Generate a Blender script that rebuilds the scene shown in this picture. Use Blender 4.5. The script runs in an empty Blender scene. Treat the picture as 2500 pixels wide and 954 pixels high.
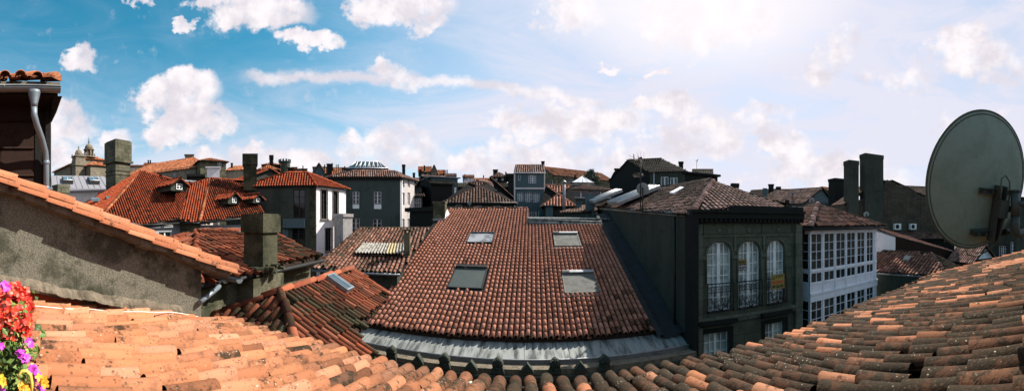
import bpy, math, random
import numpy as np
from mathutils import Vector
R = math.radians
random.seed(7)
SC = bpy.context.scene
COL = SC.collection

# ------------------------------------------------------------------ camera, sky, sun, exposure
# panorama: 800 px per radian, azimuth 0 (+Y) at px 1300, eye level at py 545 (of 2500 x 954)
F, XC, YH = 800.0, 1300.0, 545.0
cam = bpy.data.cameras.new('camera')
cam.type = 'PANO'
cam.panorama_type = 'CENTRAL_CYLINDRICAL'
cam.central_cylindrical_range_u_min = -XC / F
cam.central_cylindrical_range_u_max = (2500 - XC) / F
cam.central_cylindrical_range_v_min = (YH - 954) / F
cam.central_cylindrical_range_v_max = YH / F
cam.central_cylindrical_radius = 1.0
cam.clip_start = 0.05
cam.clip_end = 6000
co = bpy.data.objects.new('camera', cam)
co.rotation_euler = (R(90), 0, 0)
COL.objects.link(co)
SC.camera = co

SUN_AZ, SUN_EL = R(39), R(41)
sl = bpy.data.lights.new('sun', 'SUN')
sl.energy = 5.0
sl.angle = R(0.5)
sl.color = (1.0, 0.93, 0.84)
so = bpy.data.objects.new('sun', sl)
sd = Vector((math.cos(SUN_EL) * math.sin(SUN_AZ), math.cos(SUN_EL) * math.cos(SUN_AZ), math.sin(SUN_EL)))
so.rotation_euler = sd.to_track_quat('Z', 'Y').to_euler()
so.location = sd * 60
COL.objects.link(so)
SC.view_settings.view_transform = 'Standard'
SC.view_settings.look = 'None'
SC.view_settings.gamma = 1
SC.view_settings.exposure = 1.1
SC.cycles.max_bounces = 5
SC.cycles.diffuse_bounces = 3
SC.cycles.use_denoising = True


class NT:
    """small node helper"""
    def __init__(s, tree):
        s.t = tree; s.n = tree.nodes; s.l = tree.links
    def new(s, typ, **kw):
        n = s.n.new(typ)
        for k, v in kw.items():
            setattr(n, k, v)
        return n
    def put(s, sock, v):
        if isinstance(v, bpy.types.NodeSocket):
            s.l.new(v, sock)
        elif isinstance(v, (tuple, list)) and len(v) == 3 and sock.type == 'RGBA':
            sock.default_value = (*v, 1)
        else:
            sock.default_value = v
    def m(s, op, a, b=0.0, c=None, clamp=False):
        n = s.new('ShaderNodeMath', operation=op, use_clamp=clamp)
        s.put(n.inputs[0], a); s.put(n.inputs[1], b)
        if c is not None:
            s.put(n.inputs[2], c)
        return n.outputs[0]
    def mix(s, f, a, b, mode='MIX'):
        n = s.new('ShaderNodeMix', data_type='RGBA', blend_type=mode)
        s.put(n.inputs[0], f); s.put(n.inputs[6], a); s.put(n.inputs[7], b)
        return n.outputs[2]
    def noise(s, vec, scale, detail=4, rough=0.55, dist=0.0, out=0):
        n = s.new('ShaderNodeTexNoise')
        n.inputs['Scale'].default_value = scale
        n.inputs['Detail'].default_value = detail
        n.inputs['Roughness'].default_value = rough
        n.inputs['Distortion'].default_value = dist
        if vec is not None:
            s.l.new(vec, n.inputs['Vector'])
        return n.outputs[out]
    def step(s, v, lo, hi, a=0.0, b=1.0):
        n = s.new('ShaderNodeMapRange', interpolation_type='SMOOTHSTEP')
        s.put(n.inputs[0], v); s.put(n.inputs[1], lo); s.put(n.inputs[2], hi)
        s.put(n.inputs[3], a); s.put(n.inputs[4], b)
        return n.outputs[0]
    def vmul(s, v, sc):
        n = s.new('ShaderNodeMapping')
        s.l.new(v, n.inputs[0]); n.inputs['Scale'].default_value = sc
        return n.outputs[0]
    def xyz(s, x, y, z):
        n = s.new('ShaderNodeCombineXYZ')
        s.put(n.inputs[0], x); s.put(n.inputs[1], y); s.put(n.inputs[2], z)
        return n.outputs[0]


def build_world():
    w = bpy.data.worlds.new('World')
    SC.world = w
    w.use_nodes = True
    t = NT(w.node_tree)
    t.n.clear()
    out = t.new('ShaderNodeOutputWorld')
    bg = t.new('ShaderNodeBackground')
    bg.inputs[1].default_value = 0.06
    t.l.new(bg.outputs[0], out.inputs[0])
    sky = t.new('ShaderNodeTexSky', sky_type='NISHITA')
    sky.sun_disc = False
    sky.sun_elevation = SUN_EL
    sky.sun_rotation = SUN_AZ
    sky.altitude = 250
    sky.air_density = 1.0
    sky.dust_density = 0.8
    sky.ozone_density = 2.0
    g = t.new('ShaderNodeTexCoord').outputs['Generated']
    sp = t.new('ShaderNodeSeparateXYZ')
    t.l.new(g, sp.inputs[0])
    x, y, z = sp.outputs
    az = t.m('ARCTAN2', x, y)
    hr = t.m('MAXIMUM', t.m('SQRT', t.m('ADD', t.m('MULTIPLY', x, x), t.m('MULTIPLY', y, y))), 0.05)
    te = t.m('DIVIDE', z, hr)
    # cloud coordinates: azimuth and height, in the same units as the photograph's 100 px
    U0 = t.m('ADD', t.m('MULTIPLY', az, 8.0), 13.0)
    V0 = t.m('SUBTRACT', 5.45, t.m('MULTIPLY', te, 8.0))
    # ragged edges: displace coordinates with noise
    wv = t.xyz(U0, V0, 0.0)
    nb = t.noise(wv, 0.95, 6, 0.62, out=1)
    sb = t.new('ShaderNodeSeparateXYZ'); t.l.new(nb, sb.inputs[0])
    U = t.m('ADD', U0, t.m('MULTIPLY', t.m('SUBTRACT', sb.outputs[0], 0.5), 2.3))
    V = t.m('ADD', V0, t.m('MULTIPLY', t.m('SUBTRACT', sb.outputs[1], 0.5), 1.6))
    # cumulus: (u, v, ru, rv, strength)
    cl = [(1.95, 1.5, .62, .36, 1), (4.35, 2.25, 1.05, .55, 1), (4.3, 3.0, .85, .55, 1), (5.1, 2.9, .5, .45, .9),
          (6.4, .25, 1.35, .5, 1), (7.7, 1.05, .75, .3, 1), (5.3, -.1, .7, .3, 1), (3.5, .12, .35, .18, .9), (4.5, .5, .3, .15, .8),
          (9.7, .15, 1.25, .5, 1), (10.3, 0.6, .6, .25, .8), (14.0, .3, .75, .5, .8), (17.3, .35, 1.7, .9, 1),
          (17.0, 1.1, .5, .5, .7), (20.5, 1.2, .5, .5, .6), (23.6, 1.3, 1.3, .65, .9), (24.6, 1.8, .8, .5, .7), (20.0, 1.7, .7, .5, .7),
          (1.5, 3.1, .75, .5, .9), (2.6, 3.6, .6, .45, .8), (1.5, 3.9, .8, .5, .8), (6.6, 3.95, 1.7, .42, .9), (5.4, 3.9, .6, .4, .8), (9.5, 3.7, 1.6, .55, .7),
          (12.9, 3.05, 1.1, .4, .9), (14.6, 2.9, 1.2, .55, .9), (16.3, 2.6, .7, .35, .9), (17.0, 3.3, 1.3, .5, .8), (19.3, 3.6, .6, .5, .9),
          (20.3, 4.2, 2.0, .5, .8), (12.6, 3.95, 2.0, .5, .8), (15.6, 3.9, 1.5, .5, .7), (24.0, 3.3, 1.2, .6, .5), (9.8, 1.85, .7, .35, .7), (15.0, 1.6, .3, .13, .8), (15.9, 1.8, .3, .1, .8),
          (22.0, 2.0, .9, .4, .5), (18.6, 2.9, .8, .4, .6)]
    acc = None
    for cu, cv, ru, rv, st in cl:
        a = t.m('MULTIPLY', t.m('SUBTRACT', U, cu), 1 / ru)
        b = t.m('MULTIPLY', t.m('SUBTRACT', V, cv), 1 / rv)
        d = t.m('ADD', t.m('MULTIPLY', a, a), t.m('MULTIPLY', b, b))
        k = t.m('MULTIPLY', t.step(d, 0.25, 1.7, 1.0, 0.0), st)
        acc = k if acc is None else t.m('MAXIMUM', acc, k)
    # old contrail, a long thin band
    nb2 = t.noise(wv, 3.2, 6, 0.65)
    um = t.m('SUBTRACT', U0, 8.0)
    lv = t.m('ADD', 1.86, t.m('MULTIPLY', t.m('MULTIPLY', um, um), 0.016))
    lv = t.m('ADD', lv, t.m('MULTIPLY', t.m('SUBTRACT', sb.outputs[2], 0.5), 0.55))
    dl = t.m('ABSOLUTE', t.m('SUBTRACT', t.m('ADD', V0, t.m('MULTIPLY', t.m('SUBTRACT', sb.outputs[0], .5), .25)), lv))
    band = t.m('MULTIPLY', t.step(t.m('ADD', dl, t.m('MULTIPLY', t.m('SUBTRACT', nb2, .5), .22)), 0.02, 0.20, 1, 0), t.m('MULTIPLY', t.step(U0, 5.7, 6.4), t.step(U0, 14.2, 15.4, 1, 0)))
    fine = t.noise(wv, 1.9, 6, 0.58)
    acc = t.step(t.m('ADD', acc, t.m('MULTIPLY', t.m('SUBTRACT', fine, 0.5), 1.9)), 0.12, 1.0)
    acc = t.m('MAXIMUM', acc, t.m('MULTIPLY', band, 0.85))
    # thin high veil, thicker to the right (towards the sun) and near the horizon
    veiln = t.noise(t.vmul(wv, (0.35, 1.0, 1)), 0.8, 6, 0.6, 1.0)
    right = t.step(U0, 5.5, 18.0)
    low = t.step(V0, 0.8, 4.4)
    veil = t.m('MULTIPLY', t.step(veiln, 0.32, 0.72), t.m('ADD', 0.12, t.m('ADD', t.m('MULTIPLY', right, 0.75), t.m('MULTIPLY', low, 0.5))), clamp=True)
    veil = t.m('ADD', veil, t.m('ADD', t.m('MULTIPLY', right, 0.36), t.m('MULTIPLY', low, 0.30)), clamp=True)
    hs = t.new('ShaderNodeHueSaturation')
    hs.inputs['Hue'].default_value = 0.465
    hs.inputs['Saturation'].default_value = 1.38
    hs.inputs['Value'].default_value = 1.35
    t.l.new(sky.outputs[0], hs.inputs['Color'])
    shade = t.noise(wv, 1.3, 5, 0.6)
    k = 1 / 0.06
    ccol = t.mix(t.step(shade, 0.35, 0.65), (0.37 * k, 0.345 * k, 0.375 * k), (0.49 * k, 0.46 * k, 0.47 * k))
    vcol = (0.385 * k, 0.38 * k, 0.435 * k)
    skyc = t.mix(t.m('MULTIPLY', t.step(U0, 6.5, 15.0), .8), hs.outputs[0], (0.27 * k, 0.325 * k, 0.43 * k))
    c1 = t.mix(t.m('MULTIPLY', veil, 0.92), skyc, vcol)
    gu = t.m('MULTIPLY', t.m('SUBTRACT', U0, 17.0), .22); gv = t.m('MULTIPLY', t.m('SUBTRACT', V0, -.5), .36)
    glow = t.step(t.m('ADD', t.m('MULTIPLY', gu, gu), t.m('MULTIPLY', gv, gv)), 0.0, 1.0, 1.0, 0.0)
    c2 = t.mix(acc, c1, ccol)
    c2 = t.mix(t.m('MULTIPLY', glow, .75), c2, (0.50 * k, 0.475 * k, 0.485 * k))
    # below the horizon: dull ground tone
    c3 = t.mix(t.step(te, -0.06, -0.01, 1, 0), c2, (0.05 * k, 0.05 * k, 0.04 * k))
    t.l.new(c3, bg.inputs[0])
    w.cycles.sampling_method = 'MANUAL'
    w.cycles.sample_map_resolution = 1024


build_world()

# ------------------------------------------------------------------ geometry helpers
def th(px): return (px - XC) / F
def at(px, py, r):
    a = th(px)
    return Vector((r * math.sin(a), r * math.cos(a), r * (YH - py) / F))
def at2(px, r):
    a = th(px)
    return Vector((r * math.sin(a), r * math.cos(a)))
def atx(px, py, X):
    """point on the vertical plane x = X"""
    return at(px, py, X / math.sin(th(px)))
def aty(px, py, Y):
    return at(px, py, Y / math.cos(th(px)))
def hit(P0, P1, px):
    """distance along P0->P1 (metres) and range, where the azimuth of px meets the line"""
    a = th(px); dx, dy = math.sin(a), math.cos(a)
    e = Vector((P1[0] - P0[0], P1[1] - P0[1])); L = e.length; e /= L
    det = dx * -e.y + dy * e.x
    r = (P0[0] * -e.y + P0[1] * e.x) / det
    s = (dx * r - P0[0]) * e.x + (dy * r - P0[1]) * e.y
    return s, r
def ground_z(r): return -12.0 if r < 45 else -12 + min(r - 45, 260) * 0.12


class MB:
    def __init__(s):
        s.v = []; s.f = []; s.m = []; s.t = []; s.smooth = []
    def quad(s, a, b, c, d, m=0): s.poly([a, b, c, d], m)
    def poly(s, pts, m=0, sm=False):
        n = len(s.v); s.v += [tuple(p) for p in pts]; s.f.append(list(range(n, n + len(pts)))); s.m.append(m); s.smooth.append(sm)
    def box8(s, c, m=0):
        """8 corners: bottom 4 then top 4"""
        n = len(s.v); s.v += [tuple(p) for p in c]
        for f in ((0, 3, 2, 1), (4, 5, 6, 7), (0, 1, 5, 4), (1, 2, 6, 5), (2, 3, 7, 6), (3, 0, 4, 7)):
            s.f.append([n + i for i in f]); s.m.append(m); s.smooth.append(False)
    def box(s, c, size, yaw=0, m=0, top=1.0):
        """c = centre of the base"""
        cx, cy, cz = c; hx, hy, h = size[0] / 2, size[1] / 2, size[2]
        ca, sa = math.cos(yaw), math.sin(yaw)
        pts = []
        for z, k in ((0, 1), (h, top)):
            for a, b in ((-hx, -hy), (hx, -hy), (hx, hy), (-hx, hy)):
                a *= k; b *= k
                pts.append((cx + a * ca - b * sa, cy + a * sa + b * ca, cz + z))
        s.box8(pts, m)
    def prism(s, poly, z0, z1, m=0):
        n = len(poly)
        a = [(p[0], p[1], z0) for p in poly]; b = [(p[0], p[1], z1) for p in poly]
        s.poly(a[::-1], m); s.poly(b, m)
        for i in range(n):
            j = (i + 1) % n
            s.poly([a[i], a[j], b[j], b[i]], m)
    def slab(s, pts, t, m=0):
        """planar 3d polygon with thickness t downward"""
        b = [(p[0], p[1], p[2] - t) for p in pts]; n = len(pts)
        s.poly(pts, m); s.poly(b[::-1], m)
        for i in range(n):
            j = (i + 1) % n
            s.poly([pts[i], b[i], b[j], pts[j]], m)
    def tube(s, pts, r, seg=6, m=0, cap=True):
        pts = [Vector(p) for p in pts]; rings = []
        rr = r if isinstance(r, (list, tuple)) else [r] * len(pts)
        up = None
        for i, p in enumerate(pts):
            d = (pts[min(i + 1, len(pts) - 1)] - pts[max(i - 1, 0)])
            if d.length < 1e-9: d = Vector((0, 0, 1))
            d.normalize()
            ref = Vector((0, 0, 1)) if abs(d.z) < 0.9 else Vector((1, 0, 0))
            if up is not None and abs(up.dot(d)) < 0.95: ref = up
            a = d.cross(ref).normalized(); b = a.cross(d).normalized(); up = b
            n = len(s.v)
            for k in range(seg):
                q = 2 * math.pi * k / seg
                s.v.append(tuple(p + a * (rr[i] * math.cos(q)) + b * (rr[i] * math.sin(q))))
            rings.append(n)
        for i in range(len(rings) - 1):
            for k in range(seg):
                j = (k + 1) % seg
                s.f.append([rings[i] + k, rings[i] + j, rings[i + 1] + j, rings[i + 1] + k]); s.m.append(m); s.smooth.append(True)
        if cap:
            s.f.append([rings[0] + k for k in range(seg)][::-1]); s.m.append(m); s.smooth.append(False)
            s.f.append([rings[-1] + k for k in range(seg)]); s.m.append(m); s.smooth.append(False)
    def lathe(s, c, prof, seg=16, m=0, yaw=0, sm=True):
        """prof: list of (radius, z) from the bottom up"""
        rings = []
        for r, z in prof:
            rings.append(len(s.v))
            for k in range(seg):
                q = 2 * math.pi * k / seg + yaw
                s.v.append((c[0] + r * math.cos(q), c[1] + r * math.sin(q), c[2] + z))
        for i in range(len(rings) - 1):
            for k in range(seg):
                j = (k + 1) % seg
                s.f.append([rings[i] + k, rings[i] + j, rings[i + 1] + j, rings[i + 1] + k]); s.m.append(m); s.smooth.append(sm)
        s.f.append([rings[0] + k for k in range(seg)][::-1]); s.m.append(m); s.smooth.append(False)
        s.f.append([rings[-1] + k for k in range(seg)]); s.m.append(m); s.smooth.append(False)
    def tri(s, v, f, tint=None, m=0, sm=True):
        n = len(s.v); s.v += [tuple(p) for p in v]
        if tint is not None:
            s.t += [(n + i, tint[i]) for i in range(len(v))]
        for q in f:
            s.f.append([n + i for i in q]); s.m.append(m); s.smooth.append(sm)
    def build(s, name, mats, root=None, parent=None):
        """root: top-level object whose location is the origin; parent: part (defaults to root)"""
        me = bpy.data.meshes.new(name)
        o0 = Vector(root.location) if root is not None else Vector((0, 0, 0))
        vv = np.array(s.v, dtype=np.float64).reshape(-1, 3) - np.array(o0)
        me.from_pydata(vv.tolist(), [], s.f)
        if not isinstance(mats, (list, tuple)): mats = [mats]
        for m in mats: me.materials.append(M[m] if isinstance(m, str) else m)
        me.polygons.foreach_set('material_index', s.m)
        me.polygons.foreach_set('use_smooth', s.smooth)
        if s.t:
            at_ = me.color_attributes.new('tint', 'FLOAT_COLOR', 'POINT')
            arr = np.zeros((len(s.v), 4)); arr[:] = (.5, .3, .5, 1)
            for i, c in s.t: arr[i, :3] = c
            at_.data.foreach_set('color', arr.ravel())
        me.update()
        o = bpy.data.objects.new(name, me)
        COL.objects.link(o)
        if root is not None: o.parent = parent or root
        return o


def thing(name, label, cat, loc, group=None):
    o = bpy.data.objects.new(name, None)
    o.empty_display_size = 0.3
    o.location = loc
    COL.objects.link(o)
    o['label'] = label; o['category'] = cat
    if group: o['group'] = group
    return o
def tag(o, label, cat, group=None):
    o['label'] = label; o['category'] = cat
    if group: o['group'] = group
    return o

# ------------------------------------------------------------------ materials
M = {}
def newmat(name):
    m = bpy.data.materials.new(name)
    m.use_nodes = True
    t = NT(m.node_tree)
    b = t.n['Principled BSDF']
    M[name] = m
    return t, b
def bump(t, b, h, strength, dist):
    n = t.new('ShaderNodeBump')
    n.inputs['Strength'].default_value = strength
    n.inputs['Distance'].default_value = dist
    t.l.new(h, n.inputs['Height'])
    t.l.new(n.outputs[0], b.inputs['Normal'])

def tile_mat(name, pal, lich=(0.55, 0.5, 0.4), moss=(0.019, 0.016, 0.010), lich_amt=0.3, moss_bias=0.0, spec=0.06, vlo=.62, vhi=1.2, blot=.55):
    t, b = newmat(name)
    at_ = t.new('ShaderNodeAttribute', attribute_name='tint')
    sp = t.new('ShaderNodeSeparateColor'); t.l.new(at_.outputs['Color'], sp.inputs[0])
    rp = t.new('ShaderNodeValToRGB')
    cr = rp.color_ramp
    while len(cr.elements) < len(pal): cr.elements.new(0.5)
    for i, c in enumerate(pal):
        cr.elements[i].position = i / (len(pal) - 1); cr.elements[i].color = (*c, 1)
    t.l.new(sp.outputs[0], rp.inputs[0])
    o = t.new('ShaderNodeTexCoord').outputs['Object']
    n1 = t.noise(o, 9, 5, 0.65)
    n2 = t.noise(o, 45, 4, 0.6)
    n3 = t.noise(o, 2.2, 5, 0.65)
    c = t.mix(t.step(n1, 0.3, 0.75), rp.outputs[0], (0.5, 0.5, 0.5), 'OVERLAY')
    c = t.mix(0.7, rp.outputs[0], c)
    c = t.mix(t.step(t.noise(o, 3.5, 6, .7), .5, .72, 0, blot), c, (.10, .05, .03))
    # dark moss and painted shade: the tile's value carries both
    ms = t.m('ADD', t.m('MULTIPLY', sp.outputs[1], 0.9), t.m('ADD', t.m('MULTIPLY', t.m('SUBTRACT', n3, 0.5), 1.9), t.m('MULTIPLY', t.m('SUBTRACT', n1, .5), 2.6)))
    c = t.mix(t.m('MULTIPLY', t.step(sp.outputs[1], 0.08, 0.75), 0.90), c, (0.034, 0.020, 0.013))  # brown-black tone for grime and for shade painted into the tiles
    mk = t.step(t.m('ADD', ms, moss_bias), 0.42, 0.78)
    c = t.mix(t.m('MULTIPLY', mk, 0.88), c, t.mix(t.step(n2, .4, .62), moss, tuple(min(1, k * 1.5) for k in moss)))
    # pale lichen spots
    vr = t.new('ShaderNodeTexVoronoi', feature='F1'); vr.inputs['Scale'].default_value = 21
    t.l.new(o, vr.inputs['Vector'])
    ls = t.m('MULTIPLY', t.step(t.m('ADD', vr.outputs['Distance'], t.m('MULTIPLY', n2, 0.3)), 0.27, 0.36, 1, 0), t.step(n3, 0.48, 0.6))
    c = t.mix(t.m('MULTIPLY', ls, lich_amt), c, lich)
    # small dark specks
    v2 = t.new('ShaderNodeTexVoronoi', feature='F1'); v2.inputs['Scale'].default_value = 26
    t.l.new(o, v2.inputs['Vector'])
    sk = t.m('MULTIPLY', t.step(v2.outputs['Distance'], 0.20, 0.34, 1, 0), t.step(n1, 0.42, 0.56))
    c = t.mix(t.m('MULTIPLY', sk, 0.7), c, (0.07, 0.045, 0.03))
    hv = t.new('ShaderNodeHueSaturation'); t.l.new(c, hv.inputs['Color']); t.l.new(t.step(sp.outputs[2], 0, 1, vlo, vhi), hv.inputs['Value'])
    t.l.new(hv.outputs[0], b.inputs['Base Color'])
    b.inputs['Roughness'].default_value = 0.92
    b.inputs['Specular IOR Level'].default_value = spec
    bump(t, b, t.m('ADD', n2, t.m('MULTIPLY', mk, 0.5)), 0.6, 0.012)

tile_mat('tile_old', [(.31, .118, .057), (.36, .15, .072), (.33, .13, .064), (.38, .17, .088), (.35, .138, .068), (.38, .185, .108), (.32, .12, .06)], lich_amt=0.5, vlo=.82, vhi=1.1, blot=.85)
tile_mat('tile_new', [(.32, .118, .058), (.36, .145, .075), (.30, .105, .052), (.37, .165, .09)], lich_amt=0.1, vlo=.85, vhi=1.1, blot=.3)
tile_mat('tile_main', [(.42, .175, .11), (.47, .205, .135), (.44, .185, .115), (.48, .225, .155), (.39, .16, .10)], lich_amt=0.12, vlo=.84, vhi=1.1, blot=.12)
tile_mat('tile_red', [(.22, .042, .018), (.26, .056, .023), (.19, .036, .016), (.27, .064, .027)], lich_amt=0.04, vlo=.85, vhi=1.1, blot=.12)
tile_mat('tile_dark', [(.13, .075, .055), (.18, .10, .075), (.15, .09, .07), (.21, .13, .10)], moss=(.035, .036, .025), lich_amt=0.3, moss_bias=0.12)
tile_mat('tile_dusty', [(.20, .115, .09), (.26, .16, .13), (.22, .12, .09), (.28, .19, .16)], lich_amt=0.25, moss_bias=0.05)
tile_mat('tile_aged', [(.24, .062, .028), (.17, .045, .024), (.28, .092, .046), (.14, .05, .032), (.25, .072, .034), (.21, .08, .048)], moss=(.03, .032, .018), lich_amt=0.25)
tile_mat('tile_pink', [(.46, .26, .20), (.52, .30, .24), (.42, .23, .175)], lich_amt=.1)
tile_mat('tile_brown', [(.19, .085, .058), (.25, .12, .085), (.16, .078, .055), (.28, .165, .13)], moss=(.03, .03, .02), lich_amt=0.25, moss_bias=.03)
tile_mat('tile_far', [(.33, .115, .052), (.36, .135, .064), (.30, .10, .047)], lich_amt=0.1)

def plaster(name, col, stain=(0.04, 0.045, 0.035), amt=0.6, lo=0.45, hi=0.75, rough=0.9, grain=0.5, scale=1.0, streak=True, bd=0.02):
    t, b = newmat(name)
    o = t.new('ShaderNodeTexCoord').outputs['Object']
    n1 = t.noise(o, 0.9 * scale, 7, 0.68)
    n2 = t.noise(o, 26 * scale, 6, 0.75)
    st = t.noise(t.vmul(o, (1.6, 1.6, 0.3)), 1.1 * scale, 6, 0.65)
    c = t.mix(t.step(n2, 0.40, 0.62, 0.0, grain), col, tuple(k * 0.42 for k in col))
    k = t.m('ADD', t.m('MULTIPLY', n1, 0.5), t.m('MULTIPLY', st if streak else n1, 0.5))
    c = t.mix(t.m('MULTIPLY', t.step(k, lo, hi), amt), c, stain)
    vc = t.new('ShaderNodeTexVoronoi', feature='DISTANCE_TO_EDGE'); vc.inputs['Scale'].default_value = 1.1 * scale
    wob = t.new('ShaderNodeMix', data_type='VECTOR'); wob.inputs[0].default_value = .22
    t.l.new(o, wob.inputs[4]); t.l.new(t.noise(o, 3.0 * scale, 4, .6, out=1), wob.inputs[5]); t.l.new(wob.outputs[1], vc.inputs['Vector'])
    ck = t.m('MULTIPLY', t.step(vc.outputs['Distance'], 0.004, 0.02, 1, 0), t.step(n1, 0.5, 0.6))
    c = t.mix(t.m('MULTIPLY', ck, .65), c, tuple(k_ * .5 for k_ in stain))
    t.l.new(c, b.inputs['Base Color'])
    b.inputs['Roughness'].default_value = rough
    b.inputs['Specular IOR Level'].default_value = 0.15
    bump(t, b, t.m('ADD', n2, n1), 0.7, bd)

plaster('wall_rough', (.20, .19, .145), (.04, .042, .028), 0.85, .46, .62, grain=0.95, scale=1.9, bd=0.03, streak=False)
plaster('wall_mossy', (.16, .15, .10), (.03, .034, .016), 0.85, .42, .60, grain=0.9, scale=1.2, bd=0.03, streak=False)
plaster('stone_mossy', (.085, .085, .05), (.02, .024, .013), 0.9, .42, .6, grain=0.9, scale=1.3, bd=0.03, streak=False)
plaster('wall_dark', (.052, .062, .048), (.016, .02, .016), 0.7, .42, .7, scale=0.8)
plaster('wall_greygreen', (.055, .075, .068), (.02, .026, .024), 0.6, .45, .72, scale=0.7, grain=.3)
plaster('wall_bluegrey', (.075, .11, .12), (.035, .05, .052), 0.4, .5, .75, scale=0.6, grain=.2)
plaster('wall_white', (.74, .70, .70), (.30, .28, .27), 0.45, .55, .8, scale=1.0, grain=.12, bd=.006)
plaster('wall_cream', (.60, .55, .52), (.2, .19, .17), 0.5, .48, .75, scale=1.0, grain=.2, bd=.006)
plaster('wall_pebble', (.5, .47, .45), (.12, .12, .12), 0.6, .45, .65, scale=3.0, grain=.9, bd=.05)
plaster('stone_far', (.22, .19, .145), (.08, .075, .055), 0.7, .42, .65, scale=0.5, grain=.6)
plaster('mortar', (.24, .20, .145), (.06, .05, .034), 0.8, .45, .65, scale=4, grain=.9, bd=.04)
plaster('soffit_dark', (.015, .014, .012), (.008, .008, .007), 0.5)
plaster('black_stone', (.016, .018, .016), (.008, .009, .008), 0.6)
plaster('brown_wood', (.026, .014, .01), (.018, .01, .007), 0.5, scale=1.5)
plaster('wall_white_shaded', (.26, .28, .29), (.14, .15, .15), 0.4, .5, .75, scale=0.8, grain=.15)  # white wall dimmed and blued, with the eaves' shade put into its colour
plaster('ground', (.07, .07, .065), (.04, .045, .03), 0.5)

def ashlar(name, col, stain, bw=0.9, bh=0.4, amt=.7):
    """dressed stone blocks with thin joints"""
    t, b = newmat(name)
    o = t.new('ShaderNodeTexCoord').outputs['Object']
    sp = t.new('ShaderNodeSeparateXYZ'); t.l.new(o, sp.inputs[0])
    v = t.xyz(t.m('ADD', sp.outputs[0], sp.outputs[1]), sp.outputs[2], 0.0)
    br = t.new('ShaderNodeTexBrick')
    t.l.new(v, br.inputs['Vector'])
    br.inputs['Scale'].default_value = 1
    br.inputs['Brick Width'].default_value = bw
    br.inputs['Row Height'].default_value = bh
    br.inputs['Mortar Size'].default_value = 0.012
    br.inputs['Color1'].default_value = (*col, 1)
    br.inputs['Color2'].default_value = (*[k * 0.72 for k in col], 1)
    br.inputs['Mortar'].default_value = (*[k * 0.35 for k in col], 1)
    n1 = t.noise(o, 1.3, 7, 0.68); n2 = t.noise(o, 18, 5, 0.65)
    c = t.mix(t.step(n2, 0.3, 0.8, 0.0, 0.7), br.outputs[0], tuple(k * 0.4 for k in col))
    c = t.mix(t.m('MULTIPLY', t.step(n1, .42, .66), amt), c, stain)
    t.l.new(c, b.inputs['Base Color'])
    b.inputs['Roughness'].default_value = 0.9
    b.inputs['Specular IOR Level'].default_value = 0.15
    bump(t, b, t.m('SUBTRACT', n2, br.outputs['Fac']), 0.6, 0.03)
ashlar('ashlar_trim', (.14, .155, .115), (.05, .058, .04), 1.4, .55)
ashlar('ashlar_green', (.105, .12, .085), (.04, .048, .032), 1.4, .55)
ashlar('ashlar_chimney', (.125, .12, .082), (.028, .032, .018), .5, .3, .85)
ashlar('ashlar_far', (.22, .19, .14), (.07, .065, .045), 1.6, .7)
ashlar('rubble', (.10, .085, .062), (.03, .028, .02), .42, .2)

def metal(name, col, rough=0.45, met=0.6, stain=None, amt=0.4, streaks=False, sc=1.0):
    t, b = newmat(name)
    o = t.new('ShaderNodeTexCoord').outputs['Object']
    n1 = t.noise(t.vmul(o, (1.6, 1.6, 1.6) if not streaks else (2.8, 0.4, 0.8)), 1.6 * sc, 6, 0.65)
    n2 = t.noise(o, 20 * sc, 4, 0.6)
    c = t.mix(t.m('MULTIPLY', t.step(n1, .42, .66), amt), col, stain or tuple(k * 0.4 for k in col))
    c = t.mix(t.step(n2, .4, .8, 0, .3), c, tuple(k * 0.5 for k in col))
    t.l.new(c, b.inputs['Base Color'])
    b.inputs['Metallic'].default_value = met
    t.l.new(t.step(n1, .3, .8, rough, min(1, rough + .3)), b.inputs['Roughness'])
    bump(t, b, n1, 0.3, 0.02)
metal('zinc', (.22, .235, .22), .7, .0, (.03, .036, .034), .95, True)
metal('zinc_clean', (.27, .28, .29), .5, .3, (.14, .145, .15), .5)
metal('zinc_roof', (.23, .225, .245), .55, .2, (.18, .175, .195), .4)
metal('gutter_blue', (.14, .165, .18), .4, .4, (.06, .07, .08), .4)
metal('pipe_blue', (.17, .21, .24), .35, .4, (.1, .12, .13), .4)
metal('alu_white', (.62, .63, .65), .4, .1, (.3, .3, .3), .3)
metal('dark_metal', (.015, .018, .017), .5, .5)
metal('iron', (.012, .012, .012), .5, .5)
metal('lead', (.010, .013, .0135), .8, .0, (.01, .014, .016), .6)
metal('shutter_green', (.075, .095, .085), .45, .3, (.05, .065, .055), .4)
metal('shutter_grey', (.13, .13, .115), .8, .0, (.07, .075, .055), .6)
metal('dish_paint', (.19, .26, .21), .5, .0, (.145, .20, .15), .55, sc=2)
metal('dish_rim', (.05, .07, .05), .5, .0)
metal('dish_mount', (.045, .06, .05), .5, .2)
metal('dish_light', (.22, .24, .23), .5, .0)
metal('corrugated', (.25, .24, .21), .8, .0, (.07, .065, .045), .9, True, 2)
metal('corrugated_yellow', (.30, .23, .10), .6, .0, (.2, .17, .08), .6, True, 2)
metal('white_paint', (.72, .74, .78), .5, .0, (.45, .47, .5), .35)
metal('white_paint_shade', (.72, .76, .74), .5, .0, (.3, .32, .3), .4)
metal('cable_white', (.75, .7, .62), .5, .0)
metal('red_antenna', (.10, .05, .035), .5, .3)

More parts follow.
